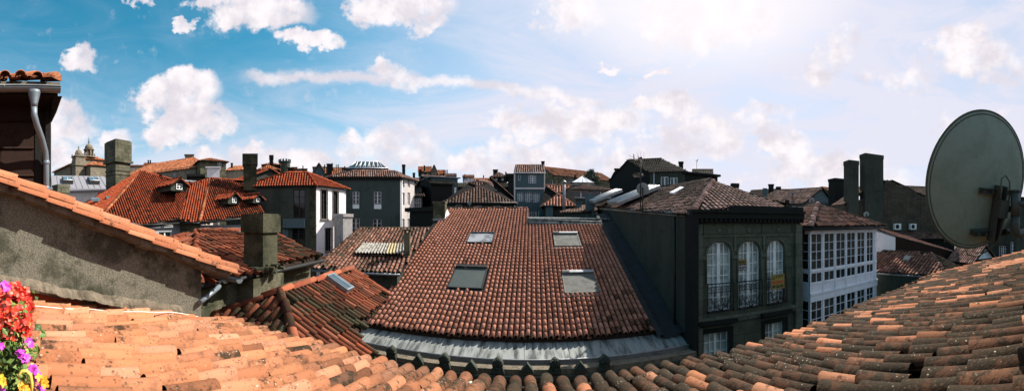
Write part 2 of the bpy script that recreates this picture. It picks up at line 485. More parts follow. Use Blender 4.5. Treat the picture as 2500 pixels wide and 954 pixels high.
def glass(name, col, rough=0.08, spec=0.5):
    t, b = newmat(name)
    o = t.new('ShaderNodeTexCoord').outputs['Object']
    n1 = t.noise(o, 1.7, 3, 0.5)
    c = t.mix(t.step(n1, .4, .6), col, tuple(k * 0.45 for k in col))
    t.l.new(c, b.inputs['Base Color'])
    b.inputs['Roughness'].default_value = rough
    b.inputs['Specular IOR Level'].default_value = spec
    bump(t, b, n1, 0.06, 0.05)
glass('glass_dark', (.012, .014, .014))
glass('glass_curtain_glare', (.42, .47, .44), .3)  # curtain tone brightened to carry the white reflections on the panes
glass('glass_sky', (.10, .14, .16), .05, 0.9)
glass('glass_gallery', (.022, .026, .022), .08, .5)
glass('glass_white', (.30, .31, .31), .25)
glass('glass_teal', (.035, .07, .075), .1, .8)

def flat(name, col, rough=.6, trans=0.0):
    t, b = newmat(name)
    o = t.new('ShaderNodeTexCoord').outputs['Object']
    n = t.noise(o, 30, 3)
    t.l.new(t.mix(t.step(n, .3, .8, 0, .45), col, tuple(k * 0.6 for k in col)), b.inputs['Base Color'])
    b.inputs['Roughness'].default_value = rough
    if trans:
        b.inputs['Subsurface Weight'].default_value = trans
        b.inputs['Subsurface Radius'].default_value = (.02, .01, .01)
flat('petal_red', (.58, .018, .012)); flat('petal_orange', (.72, .075, .025)); flat('petal_pink', (.70, .17, .12))
flat('petal_magenta', (.55, .03, .42)); flat('petal_violet', (.50, .10, .55)); flat('petal_yellow', (.75, .33, .015))
flat('leaf', (.10, .17, .03)); flat('leaf_light', (.22, .28, .06)); flat('leaf_dark', (.04, .08, .02)); flat('stem_yellow', (.6, .45, .08))
flat('clay_pot', (.35, .14, .07)); flat('tree_leaf', (.03, .05, .025)); flat('bark', (.06, .045, .03))
flat('sign_yellow', (.27, .20, .035)); flat('sign_black', (.01, .01, .012)); flat('sign_red', (.5, .03, .015)); flat('sign_white', (.6, .6, .6))
flat('moss_green', (.10, .11, .03)); flat('lichen', (.5, .48, .36))

# ------------------------------------------------------------------ tiled roofs
rng = np.random.default_rng(3)
def pip(px, py, poly):
    n = len(poly); inside = np.zeros(px.shape, bool); j = n - 1
    for i in range(n):
        xi, yi = poly[i]; xj, yj = poly[j]
        c = ((yi > py) != (yj > py)) & (px < (xj - xi) * (py - yi) / (yj - yi + 1e-12) + xi)
        inside ^= c; j = i
    return inside

def tiled(mb, poly, w=0.24, l=0.38, seg=5, pans=True, jit=0.0, m=0, board=1, moss=None, hf=0.85, holes=(), lift=0.02,
          thick=0.0, bt=0.06, seed=0, tintf=None, off=0.02, topcut=True, rk=0.36, pan_shade=.45, taper=.88):
    """cover a planar polygon with barrel tiles; tile rows run down the slope. moss(x,y,z)->0..1 darkens by moss and painted shade"""
    P = np.array([tuple(p) for p in poly], float)
    c = P.mean(0)
    _, _, vh = np.linalg.svd(P - c)
    N = vh[2]
    if N[2] < 0: N = -N
    V = np.array([0, 0, 1.0]) - N * N[2]
    if np.linalg.norm(V) < 1e-4: V = np.array([0, 1.0, 0])
    V /= np.linalg.norm(V)
    U = np.cross(V, N)
    q = np.stack([(P - c) @ U, (P - c) @ V], 1)
    pl = [tuple(a) for a in q]
    umin, umax, vmin, vmax = q[:, 0].min(), q[:, 0].max(), q[:, 1].min(), q[:, 1].max()
    rg = np.random.default_rng(seed + 11)
    nu = max(1, int(round((umax - umin) / w))); nv = int((vmax - vmin) / l) + 2
    hp = [[tuple((np.array(tuple(p)) - c) @ np.stack([U, V], 1)) for p in h] for h in holes]
    prof = []
    ws = (umax - umin) / nu
    R0 = ws * rk
    def emit(kind):
        I, J = np.meshgrid(np.arange(nu + (kind == 'p') * 0), np.arange(-1, nv), indexing='ij')
        uc = umin + (I + (0.5 if kind == 'c' else 1.0)) * ws
        colj = rg.normal(0, 1, nu)[:, None] * 0.12 * l * (jit > 0)
        v0 = vmin + J * l + colj + rg.normal(0, 1, I.shape) * jit * 0.25 * l
        u = uc + rg.normal(0, 1, I.shape) * jit * 0.06 * ws
        ok = pip(u, v0 + l * 0.5, pl) & (pip(u, v0 + l * 0.92, pl) | (not topcut))
        for h in hp: ok &= ~pip(u, v0 + l * 0.5, h)
        
        u, v0, I, J = u[ok], v0[ok], I[ok], J[ok]
        n = len(u)
        if n == 0: return
        ln = l * 1.12
        ph = np.linspace(0, math.pi, seg + 1)
        rot = rg.normal(0, 1, n) * jit * 0.05
        lf = rg.random(n) * jit * 0.03
        rows = []
        spec = [(0.0, 1.0, lift), (ln, taper, 0.0)]
        if thick and kind == 'c': spec = [(0.0, 1.0, lift, -thick)] + spec
        for sp in spec:
            dv, k, nz = sp[:3]; inner = sp[3] if len(sp) > 3 else 0
            rad = R0 * k + inner
            du = rad * np.cos(ph)
            dn = rad * np.sin(ph) * hf
            if kind == 'p':
                du = (ws * 0.34) * k * np.cos(ph); dn = ws * .16 - ws * 0.16 * np.sin(ph) - .012
                dn = dn * 1.0
            uu = u[:, None] + du[None, :] + rot[:, None] * dv
            vv = v0[:, None] + dv + 0 * du[None, :]
            if kind == 'c':
                nn = off + nz + lf[:, None] * (1 - dv / ln) + dn[None, :]
            else:
                nn = off * .5 + nz * .5 + dn[None, :] + 0 * uu
            rows.append(c + uu[..., None] * U + vv[..., None] * V + nn[..., None] * N)
        A = np.stack(rows, 1)              # n, rows, seg+1, 3
        nr, ns = A.shape[1], A.shape[2]
        verts = A.reshape(-1, 3)
        base = len(mb.v)
        tr = rg.random((n, 3))
        cen = A[:, -2].mean(1)
        if moss is not None:
            tr[:, 1] = np.clip([moss(*p) for p in cen] + rg.normal(0, .14, n), 0, 1)
        else:
            tr[:, 1] = np.clip(rg.normal(0.1, .12, n), 0, 1)
        if kind == 'p': tr[:, 1] = np.clip(tr[:, 1] + pan_shade, 0, 1)  # channel tiles coloured darker to stand in for shade between the covers
        if tintf is not None and kind == 'c':
            for i in range(n):
                r_ = tintf(cen[i], tr[i]);
                if r_ is not None: tr[i] = r_
        mb.v += [tuple(p) for p in verts]
        per = nr * ns
        tl = np.repeat(tr, per, 0)
        mb.t += list(zip(range(base, base + len(verts)), [tuple(x) for x in tl]))
        f0 = []
        for a in range(nr - 1):
            for k in range(ns - 1):
                i0 = a * ns + k
                f0.append((i0, i0 + 1, i0 + ns + 1, i0 + ns))
        F0 = np.array(f0)[None] + (base + np.arange(n) * per)[:, None, None]
        F0 = F0.reshape(-1, 4).tolist()
        mb.f += F0; mb.m += [m] * len(F0); mb.smooth += [True] * len(F0)
    emit('c')
    if pans: emit('p')
    if board is not None:
        proj = [Vector(c + a * U + b * V) for a, b in pl]
        nn = Vector(N)
        top = [p - nn * 0.012 for p in proj]
        b0 = [p - Vector((0, 0, bt)) for p in top]
        if not holes:
            mb.poly(top, board)
        else:
            mb.poly(top, board)
        mb.poly(b0[::-1], board)
        k = len(top)
        for i in range(k):
            j = (i + 1) % k
            mb.poly([top[i], b0[i], b0[j], top[j]], board)

def ridge(mb, A, B, r=0.13, l=0.42, m=0, seg=6, jit=0.3, rise=0.02, moss=0.1, hf=.9):
    """a line of overlapping half-round cap tiles"""
    A = Vector(A); B = Vector(B); d = B - A; L = d.length; d.normalize()
    if d.z > 0.02 : A, B, d = B, A, -d   # run downwards: laps open downhill
    sd_ = d.cross(Vector((0, 0, 1))).normalized(); up = sd_.cross(d).normalized()
    n = max(1, int(L / l)); l = L / n
    for i in range(n):
        t3 = (random.random(), max(0, min(1, random.gauss(moss, .15))), random.random())
        wob = sd_ * random.gauss(0, .012) * jit * 3
        v = []; f = []
        for (s_, k, z_) in ((i * l - .04, .86, 0.0), ((i + 1) * l, 1.0, .025)):
            for q in range(seg + 1):
                a = math.pi * q / seg
                v.append(A + d * s_ + wob + sd_ * (r * k * math.cos(a)) + up * (r * k * hf * math.sin(a) + z_ + rise - r * .25))
        for q in range(seg):
            f.append((q, q + 1, seg + 2 + q, seg + 1 + q))
        f.append(tuple(range(seg + 1, 2 * seg + 2)))
        mb.tri(v, f, [t3] * len(v), m)

# ------------------------------------------------------------------ walls with openings, windows
class Face:
    """vertical wall from P0 to P1 (2d), outward normal on the side away from 'inside'"""
    def __init__(s, P0, P1, z0, z1, inside):
        s.P0 = Vector(P0); s.P1 = Vector(P1); s.z0 = z0; s.z1 = z1
        s.e = (s.P1 - s.P0); s.L = s.e.length; s.e = s.e / s.L
        n = Vector((s.e.y, -s.e.x))
        if n.dot(Vector(inside) - s.P0) > 0: n = -n
        s.n = n; s.holes = []
    def p(s, a, z, d=0.0):
        q = s.P0 + s.e * a + s.n * d
        return (q.x, q.y, z)
    def rect(s, px0, py0, px1, py1):
        a, ra = hit(s.P0, s.P1, px0); b, rb = hit(s.P0, s.P1, px1)
        r = (ra + rb) / 2
        if a > b: a, b = b, a
        return a, b, r * (YH - py1) / F, r * (YH - py0) / F
    def sheet(s, mb, m=0, depth=.2, rm=None):
        S = sorted({0.0, s.L} | {x for h in s.holes for x in h[:2]})
        Z = sorted({s.z0, s.z1} | {x for h in s.holes for x in h[2:4]})
        for i in range(len(S) - 1):
            for j in range(len(Z) - 1):
                a, b, c, d = S[i], S[i + 1], Z[j], Z[j + 1]
                if b - a < 1e-5 or d - c < 1e-5: continue
                u, v = (a + b) / 2, (c + d) / 2
                if any(h[0] < u < h[1] and h[2] < v < h[3] for h in s.holes): continue
                mb.quad(s.p(a, c), s.p(b, c), s.p(b, d), s.p(a, d), m)
        rm = m if rm is None else rm
        for a, b, c, d in s.holes:
            D = -depth
            mb.quad(s.p(a, c), s.p(a, d), s.p(a, d, D), s.p(a, c, D), rm)
            mb.quad(s.p(b, c), s.p(b, d), s.p(b, d, D), s.p(b, c, D), rm)
            mb.quad(s.p(a, d), s.p(b, d), s.p(b, d, D), s.p(a, d, D), rm)
            mb.quad(s.p(a, c), s.p(b, c), s.p(b, c, D), s.p(a, c, D), rm)
    def bx(s, mb, a, b, c, d, n0, n1, m=0):
        """box on the wall: along a..b, height c..d, depth n0..n1"""
        mb.box8([s.p(a, c, n0), s.p(b, c, n0), s.p(b, c, n1), s.p(a, c, n1),
                 s.p(a, d, n0), s.p(b, d, n0), s.p(b, d, n1), s.p(a, d, n1)], m)

def window(root, face, rect, nx=2, ny=3, frame='white_paint', pane='glass_dark', fw=0.05, mid=True, depth=.16, mw=.028,
           surround=None, sw=.14, sill=None, label=None, cut=True, parent=None):
    """rect = (a, b, z0, z1) in wall metres. Cuts the hole and fills it: window (pane) > window_frame, sill"""
    a, b, c, d = rect
    if cut: face.holes.append((a, b, c, d))
    g = MB()
    dz = depth - .02
    face.bx(g, a, b, c, d, -depth, -dz)
    w = g.build('window', pane, root, parent)
    if label: w['label'] = label
    fr = MB()
    f0, f1 = -dz + .002, -dz + .05
    face.bx(fr, a, a + fw, c, d, f0, f1); face.bx(fr, b - fw, b, c, d, f0, f1)
    face.bx(fr, a + fw, b - fw, c, c + fw, f0, f1); face.bx(fr, a + fw, b - fw, d - fw, d, f0, f1)
    xs = [a + fw + (b - a - 2 * fw) * i / nx for i in range(1, nx)]
    for i, x in enumerate(xs):
        k = fw * .9 if (mid and nx % 2 == 0 and i == nx // 2 - 1) else mw / 2
        face.bx(fr, x - k, x + k, c + fw, d - fw, f0, f1 + .004)
    for j in range(1, ny):
        z = c + fw + (d - c - 2 * fw) * j / ny
        face.bx(fr, a + fw, b - fw, z - mw / 2, z + mw / 2, f0, f1 - .006)
    fr.build('window_frame', frame, root, w)
    if surround:
        su = MB()
        face.bx(su, a - sw, a, c, d + sw, 0.002, .045); face.bx(su, b, b + sw, c, d + sw, 0.002, .045)
        face.bx(su, a, b, d, d + sw, 0.002, .047); face.bx(su, a - sw * 1.3, b + sw * 1.3, d + sw, d + sw * 1.5, .002, .11)
        face.bx(su, a - sw * 1.2, b + sw * 1.2, c - .12, c, .002, .09)
        su.build('window_surround', surround, root, w)
    return w

def chimney(root, c, w, d, h, yaw=0, mat='ashlar_chimney', cap=.12, capw=.12, kind='cap', parent=None, name='chimney', taper=1.0, pots=0):
    """c: centre of the base. shaft, cornice and cap"""
    mb = MB()
    mb.box(c, (w, d, h - cap), yaw, 0, taper)
    o = mb.build(name, mat, root, parent)
    cm = MB()
    if kind == 'cap':
        cm.box((c[0], c[1], c[2] + h - cap), (w + capw, d + capw, cap), yaw)
    elif kind == 'slots':   # raised lid on four short legs
        for i in (-1, 1):
            for j in (-1, 1):
                a = i * (w / 2 - .04); b = j * (d / 2 - .04)
                cm.box((c[0] + a * math.cos(yaw) - b * math.sin(yaw), c[1] + a * math.sin(yaw) + b * math.cos(yaw), c[2] + h - cap), (.07, .07, cap * .6), yaw)
        cm.box((c[0], c[1], c[2] + h - cap * .4), (w + capw, d + capw, cap * .4), yaw)
    elif kind == 'big':     # wide upper block over a shaft
        cm.box((c[0], c[1], c[2] + h - cap), (w + capw, d + capw, cap), yaw)
        cm.box((c[0], c[1], c[2] + h - cap - .07), (w + capw * .5, d + capw * .5, .07), yaw)
    if pots:
        for k in range(pots):
            q = (k - (pots - 1) / 2) * w / pots
            cm.lathe((c[0] + q * math.cos(yaw), c[1] + q * math.sin(yaw), c[2] + h), [(.1, 0), (.08, .35), (.11, .36), (.11, .42)], 10)
    if cm.v: cm.build('chimney_cap', mat, root, o)
    return o

# ------------------------------------------------------------------ generic house: front edge given by two azimuths and ranges
def house(name, label, px0, r0, px1, r1, depth, py_e, rise, roof='gable_x', wall='wall_cream', tiles='tile_far', walls=None,
          wins=(), cat='house', over=.35, w=.28, l=.5, seg=3, pans=False, z_e=None, back=None, mossv=.15, chim=(), pane='glass_dark', frame='white_paint',
          caps=True, base=None, hipin=None, group=None, surround=None, gut=None):
    P0 = at2(px0, r0); P1 = at2(px1, r1)
    e = (P1 - P0); L = e.length; e /= L
    nb = Vector((-e.y, e.x))
    if nb.dot((P0 + P1) / 2) < 0: nb = -nb          # away from the viewer
    if back is not None: nb = Vector(back).normalized()
    Q0 = P0 + nb * depth; Q1 = P1 + nb * depth
    cen = (P0 + P1 + Q0 + Q1) / 4
    ze = z_e if z_e is not None else r0 * (YH - py_e) / F
    zb = base if base is not None else ground_z(cen.length) - 1
    root = thing(name, label, cat, (cen.x, cen.y, zb), group)
    walls = walls or {}
    faces = {'front': Face(P0, P1, zb, ze, cen), 'left': Face(P0, Q0, zb, ze, cen), 'right': Face(P1, Q1, zb, ze, cen), 'back': Face(Q0, Q1, zb, ze, cen)}
    for wdef in wins:
        fn, rc = wdef[0], wdef[1]
        kw = wdef[2] if len(wdef) > 2 else {}
        rect = faces[fn].rect(*rc)
        k = dict(nx=2, ny=3, frame=frame, pane=pane, surround=surround); k.update(kw)
        window(root, faces[fn], rect, **k)
    groups = {}
    for fn, fc in faces.items(): groups.setdefault(walls.get(fn, wall), []).append(fc)
    for mt, fs in groups.items():
        mb = MB()
        for fc in fs: fc.sheet(mb)
        if mt == wall and roof in ('gable_x', 'gable_y', 'shed', 'shed_r', 'shed_l'):
            pass
        mb.build('wall', mt, root)
    # roof
    rb = MB()
    o = over
    def pt(a, b, z): # a along front 0..L, b depth
        q = P0 + e * a + nb * b
        return Vector((q.x, q.y, z))
    ms = (lambda x, y, z: mossv)
    kw = dict(w=w, l=l, seg=seg, pans=pans, moss=ms, m=0, board=1)
    gb = MB()
    if roof == 'gable_x':
        h = depth / 2; sl_ = rise / h; zo = ze - sl_ * o
        A, B = pt(-o, h, ze + rise), pt(L + o, h, ze + rise)
        tiled(rb, [pt(-o, -o, zo), pt(L + o, -o, zo), B, A], **kw)
        tiled(rb, [pt(L + o, depth + o, zo), pt(-o, depth + o, zo), A, B], **kw)
        if caps: ridge(rb, A, B, r=.16, jit=.1)
        for a in (0, L): g1 = MB(); g1.poly([pt(a, 0, ze), pt(a, depth, ze), pt(a, h, ze + rise - .02)]); g1.build('gable', walls.get('gable', wall), root)
    elif roof == 'gable_y':
        h = L / 2; sl_ = rise / h; zo = ze - sl_ * o
        A, B = pt(h, -o, ze + rise), pt(h, depth + o, ze + rise)
        tiled(rb, [pt(-o, depth + o, zo), pt(-o, -o, zo), A, B], **kw)
        tiled(rb, [pt(L + o, -o, zo), pt(L + o, depth + o, zo), B, A], **kw)
        if caps: ridge(rb, A, B, r=.16, jit=.1)
        for b in (0, depth): g1 = MB(); g1.poly([pt(0, b, ze), pt(L, b, ze), pt(h, b, ze + rise - .02)]); g1.build('gable', walls.get('gable', wall), root)
    elif roof == 'hip':
        hi = hipin if hipin is not None else min(L, depth) / 2
        hi2 = depth / 2 if L >= depth or hipin is not None else None
        zo = ze - rise / max(hi, .1) * o * .6
        if L >= depth or hipin is not None:
            A, B = pt(hi, depth / 2, ze + rise), pt(L - hi, depth / 2, ze + rise)
        else:
            A, B = pt(L / 2, hi, ze + rise), pt(L / 2, depth - hi, ze + rise)
        c0, c1, c2, c3 = pt(-o, -o, zo), pt(L + o, -o, zo), pt(L + o, depth + o, zo), pt(-o, depth + o, zo)
        if L >= depth or hipin is not None:
            fs = [[c0, c1, B, A], [c2, c3, A, B], [c1, c2, B], [c3, c0, A]]
            hips = [(A, c0), (B, c1), (B, c2), (A, c3), (A, B)]
        else:
            fs = [[c0, c1, A], [c2, c3, B], [c1, c2, B, A], [c3, c0, A, B]]
            hips = [(A, c0), (A, c1), (B, c2), (B, c3), (A, B)]
        for f in fs: tiled(rb, f, **kw)
        if caps:
            for a, b in hips:
                if (Vector(a) - Vector(b)).length > .3: ridge(rb, a, b, r=.15, jit=.1)
    elif roof == 'shed':   # low edge in front
        tiled(rb, [pt(-o, -o, ze - rise / depth * o), pt(L + o, -o, ze - rise / depth * o), pt(L + o, depth + o, ze + rise), pt(-o, depth + o, ze + rise)], **kw)
        for a in (0, L): gb.poly([pt(a, 0, ze), pt(a, depth, ze), pt(a, depth, ze + rise)])
        gb.poly([pt(0, depth, ze), pt(L, depth, ze), pt(L, depth, ze + rise), pt(0, depth, ze + rise)])
    elif roof in ('shed_r', 'shed_l'):   # rises to the right / left
        zl, zr = (ze, ze + rise) if roof == 'shed_r' else (ze + rise, ze)
        tiled(rb, [pt(-o, -o, zl), pt(L + o, -o, zr), pt(L + o, depth + o, zr), pt(-o, depth + o, zl)], **kw)
        for b in (0, depth): gb.poly([pt(0, b, ze), pt(L, b, ze), pt(L, b, zr - .02), pt(0, b, zl - .02)])
        a = L if roof == 'shed_r' else 0
        gb.poly([pt(a, 0, ze), pt(a, depth, ze), pt(a, depth, ze + rise - .02), pt(a, 0, ze + rise - .02)])
    elif roof == 'flat':
        rb.slab([pt(-o, -o, ze + rise), pt(L + o, -o, ze + rise), pt(L + o, depth + o, ze + rise), pt(-o, depth + o, ze + rise)], rise, 0)
    ro = rb.build('roof', [tiles, 'soffit_dark'] if roof != 'flat' else [tiles], root)
    if gb.v: gb.build('gable', walls.get('gable', wall), root)
    if gut:
        g = MB(); g.tube([pt(-o, -o - .05, ze - .08), pt(L + o, -o - .05, ze - .08)], .07, 8); g.build('gutter', gut, root)
    for cd in chim:   # (px0, px1, py_top, py_base, r, depth, mat, kind)
        cx0, cx1, pyt, pyb, rr = cd[:5]
        dd = cd[5] if len(cd) > 5 else (cx1 - cx0) / F * rr
        mt = cd[6] if len(cd) > 6 else 'stone_mossy'
        kd = cd[7] if len(cd) > 7 else 'cap'
        c = at((cx0 + cx1) / 2, pyb, rr)
        wd = (cx1 - cx0) / F * rr
        hh = (pyb - pyt) / F * rr
        chimney(root, (c.x, c.y, c.z - .5), wd * .86, dd * .86, hh + .5, -th((cx0 + cx1) / 2), mt, (hh * .36 if kd == 'big' else min(.25, hh * .15)), wd * .14, kd, ro)
    return root, faces, ro

# ================================================================== THE SETTING
def build_ground():
    mb = MB()
    rs = [0, 20, 45, 80, 120, 180, 240, 305, 600, 1500, 5000]
    n = 48
    for i in range(len(rs) - 1):
        for k in range(n):
            a, b = 2 * math.pi * k / n, 2 * math.pi * (k + 1) / n
            q = []
            for r, t_ in ((rs[i], a), (rs[i + 1], a), (rs[i + 1], b), (rs[i], b)):
                q.append((r * math.sin(t_), r * math.cos(t_), ground_z(r) - (r > 400) * 6))
            if i == 0: q = [q[0], q[1], q[2]]
            mb.poly(q)
    o = mb.build('ground', 'ground')
    o['kind'] = 'structure'
build_ground()

# ================================================================== NEAR THINGS
# ---- the roof below the camera: plane z = -1 - 0.27 y
def zf(y): return -1.0 - 0.27 * y
def sag(x, y):
    t_ = max(0.0, min(1.0, (-1.2 - x) / 2.9)); t_ = t_ * t_ * (3 - 2 * t_)
    return t_ * (-.17 + .13 * min(y, 2.2)) + .012 * math.sin(x * 1.3 + 1) * math.sin(y * 1.1)
def zg(x, y): return zf(y) + sag(x, y)
def build_own_roof():
    root = thing('foreground_house', 'near house whose old lichen-spotted clay tile roof sweeps across the bottom of the view', 'house', (3, 0, -12))
    plan = [(-4.56, -2.6), (-4.56, 2.9), (-5.5, 3.45), (-4.2, 4.05), (-3.2, 4.35), (4, 4.45), (12.6, 4.75), (13.2, 4.6), (13.2, -2.6)]
    P = [Vector((x, y, zf(y))) for x, y in plan]
    def moss(x, y, z):  # moss, plus the backlit dimness of the right side put into tile colour
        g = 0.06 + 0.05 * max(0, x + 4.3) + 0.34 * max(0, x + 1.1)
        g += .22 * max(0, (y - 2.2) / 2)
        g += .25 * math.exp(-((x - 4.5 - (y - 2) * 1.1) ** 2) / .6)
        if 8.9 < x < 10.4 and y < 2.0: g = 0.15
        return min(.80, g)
    def tf(c, t):
        x, y = c[0], c[1]
        if random.random() < .035 and x > 0: return (.95, 0, t[2])       # a newer pale replacement
        if 8.9 < x < 10.4 and -.2 < y < 2.0 and random.random() < .75: return (.9, 0, t[2])
        if random.random() < .08 and x > -1: return (t[0], 1, t[2])
        if random.random() < .13 and x > 0: return (t[0], .3, t[2])
        return None
    mb = MB()
    tiled(mb, P, w=.215, l=.43, seg=9, pans=True, jit=.5, moss=moss, m=0, board=None, hf=1.05, thick=.014, seed=5, tintf=tf, lift=.03, rk=.42, pan_shade=.3)
    mb.v = [(a_ + .016 * math.sin(b_ * 2.3 + a_ * 5.1) + .010 * math.sin(b_ * 5.7 + a_ * 2.2), b_, c_ + sag(a_, b_) + .008 * math.sin(a_ * 6.3 + b_ * 3.1)) for a_, b_, c_ in mb.v]
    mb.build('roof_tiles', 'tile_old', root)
    sb = MB()
    for i in range(59):
        for j in range(12):
            x0, x1 = -4.55 + i * .3, -4.55 + (i + 1) * .3; y0, y1 = -2.6 + j * .56, -2.6 + (j + 1) * .56
            sb.quad(*[(a_, b_, zg(a_, b_) - .05) for a_, b_ in ((x0, y0), (x1, y0), (x1, y1), (x0, y1))])
            if j == 11: sb.quad((x0, y1, zg(x0, y1) - .05), (x1, y1, zg(x1, y1) - .05), (x1, y1, zg(x1, y1) - .25), (x0, y1, zg(x0, y1) - .25))
    # verge at the far right end
    sb.build('roof', 'brown_wood', root)
    g = MB()
    ridge(g, (13.2, -2.6, zf(-2.6) + .05), (13.2, 4.6, zf(4.6) + .05), r=.14, l=.4, jit=1, seg=9, moss=.2)
    g.build('verge_tiles', 'tile_new', root); g = MB()
    ridge(g, (12.4, 4.7, zf(4.7) + .10), (9.6, 4.55, zf(4.55) + .04), r=.10, l=.4, jit=1, seg=9, moss=.5)
    g.build('eave_tiles', 'tile_new', root)
    w = MB()
    w.prism([(-4.5, -2.4), (13, -2.4), (13, 4.15), (-3.2, 4.0)], -12, zf(4.2) - .3)
    w.build('wall', 'wall_dark', root)
    # lumps of moss and lichen on the tiles
    for k in range(7):
        x = random.uniform(-4.2, 9) ; y = random.uniform(.3, 4.2)
        l_ = MB(); rr = random.uniform(.02, .055)
        c = (x, y, zg(x, y) + .085)
        l_.lathe(c, [(rr, -.03), (rr * .95, .0), (rr * .6, rr * .25), (rr * .1, rr * .32)], 9)
        o = l_.build('moss_clump', random.choice(['moss_green', 'moss_green', 'lichen']), root)
    # the conspicuous dark one next to the flowers
    l_ = MB()
    for dx, dy, rr in ((0, 0, .06), (.05, .06, .045), (-.03, .08, .04)):
        l_.lathe((-3.3 + dx, .02 + .1 + dy, zg(-3.3, .1) + .10), [(rr, -.03), (rr, .01), (rr * .6, rr * .6), (rr * .1, rr * .75)], 9)
    l_.build('moss_clump', 'leaf_dark', root)
build_own_roof()

# ---- left gable-end house with the rough rendered wall
def build_verge_house():
    X = -4.6
    zv = lambda y: .50 - .385 * y
    root = thing('rendered_house', 'house end with rough grey rendered wall under a sloping orange verge of tiles', 'house', (X - 2, 0, -12))
    mb = MB()
    ys = np.linspace(-3.2, 2.88, 40)
    for a, b in zip(ys[:-1], ys[1:]):
        mb.quad((X, a, -12), (X, b, -12), (X, b, zv(b) - .12), (X, a, zv(a) - .12))
    mb.quad((X, 2.88, -12), (X - 5, 2.88, -12), (X - 5, 2.88, zv(2.88) - .12), (X, 2.88, zv(2.88) - .12))
    mb.build('wall', 'wall_rough', root)
    rb = MB()
    tiled(rb, [(X + .02, -3.2, zv(-3.2)), (X + .02, 3.45, zv(3.45)), (-9.5, 3.45, zv(3.45)), (-9.5, -3.2, zv(-3.2))], w=.24, l=.4, seg=6, jit=.4, bt=.1)
    rb.build('roof', ['tile_new', 'mortar'], root)
    ve = MB()
    ridge(ve, (X + .10, -3.2, zv(-3.2) + .035), (X + .10, 3.52, zv(3.52) + .035), r=.12, l=.42, seg=10, jit=.5, moss=0)
    ve.build('verge_tiles', 'tile_new', root); ve = MB()
    ridge(ve, (X + .24, -3.0, zv(-3.0) - .06), (X + .24, 3.38, zv(3.38) - .06), r=.085, l=.40, seg=10, jit=.5, moss=0)
    ve.build('verge_tiles', 'tile_new', root)
    # crumbling bed of mortar beneath the verge
    mo = MB()
    y = -3.0
    while y < 3.3:
        d = random.uniform(.10, .2)
        h = random.uniform(.05, .10); pr = random.uniform(.18, .25)
        mo.box8([(X - .05, y, zv(y) - .10 - h), (X + pr, y, zv(y) - .08 - h * .7), (X + pr, y + d, zv(y + d) - .08 - h * .7), (X - .05, y + d, zv(y + d) - .10 - h),
                 (X - .05, y, zv(y) - .03), (X + pr, y, zv(y) - .05), (X + pr, y + d, zv(y + d) - .05), (X - .05, y + d, zv(y + d) - .03)])
        y += d
    mo.build('mortar_bed', 'mortar', root)
    # the broken ledge at the foot of the wall: one ragged lip of render
    lg = MB(); rl = random.Random(5)
    ys = np.arange(-2.0, 2.55, .045); pr = .11; th_ = .07; dz = 0; rings = []
    for i, y in enumerate(ys):
        pr = min(.19, max(.05, pr + rl.gauss(0, .014))); th_ = min(.12, max(.035, th_ + rl.gauss(0, .012))); dz = dz * .8 + rl.gauss(0, .008)
        if rl.random() < .05: pr *= .6
        z = -.83 - .222 * y + dz
        rings.append([(X - .01, y, z + .09), (X + pr * .45, y, z + .045 + rl.gauss(0, .006)), (X + pr * .9, y, z + rl.gauss(0, .006)), (X + pr, y, z - th_ * .5), (X + pr * .8, y, z - th_), (X - .01, y, z - th_ * 1.1)])
    for r0_, r1_ in zip(rings[:-1], rings[1:]):
        for k in range(5): lg.poly([r0_[k], r0_[k + 1], r1_[k + 1], r1_[k]])
    lg.poly(rings[0]); lg.poly(rings[-1])
    lg.build('ledge', 'mortar', root)
    rc = MB()  # dark red strip standing in for the shadowed recess under the ledge
    rc.quad((X + .012, -2, zg(X, -2) - .1), (X + .012, 2.5, zg(X, 2.5) - .1), (X + .012, 2.5, -.93 - .222 * 2.5), (X + .012, -2, -.93 + .444))
    rc.build('recess_strip', 'tile_red', root)
    gt = MB()
    # short blue-grey gutter end at the foot of the verge
    c = Vector((X - .02, 3.62, zv(3.6) - .10))
    for i in range(8):
        a0, a1 = math.pi * i / 8 + math.pi, math.pi * (i + 1) / 8 + math.pi
        p0 = Vector((0, .075 * math.cos(a0), .075 * math.sin(a0))); p1 = Vector((0, .075 * math.cos(a1), .075 * math.sin(a1)))
        gt.quad(c + p0 + Vector((.12, 0, 0)), c + p1 + Vector((.12, 0, 0)), c + p1 + Vector((-2.5, 0, 0)), c + p0 + Vector((-2.5, 0, 0)))
        gt.poly([c + Vector((.12, 0, 0)), c + p0 + Vector((.12, 0, 0)), c + p1 + Vector((.12, 0, 0))])
    gt.build('gutter', 'gutter_blue', root)
    dp = MB()
    a = at(536, 699, 5.9); b = at(488, 738, 5.35)
    dp.tube([a, a.lerp(b, .5), b], .045, 10)
    dp.build('downpipe', 'pipe_blue', root)
build_verge_house()

# ---- white cable lying along the roof by the wall
def build_cable():
    mb = MB()
    pts = []
    for i in range(24):
        y = -.6 + 3.35 * i / 23; x = -4.12 - .38 * i / 23 + .02 * math.sin(i * .5)
        pts.append((x, y, zg(x, y) + .13 + .006 * math.sin(i * 1.3)))
    pts.append((-4.58, 2.93, zg(-4.55, 2.9) + .10))
    mb.tube(pts, .0065, 6)
    o = mb.build('cable', 'cable_white')
    tag(o, 'thin white cable lying along the sunlit orange tiles beneath the rendered wall', 'cable')
build_cable()

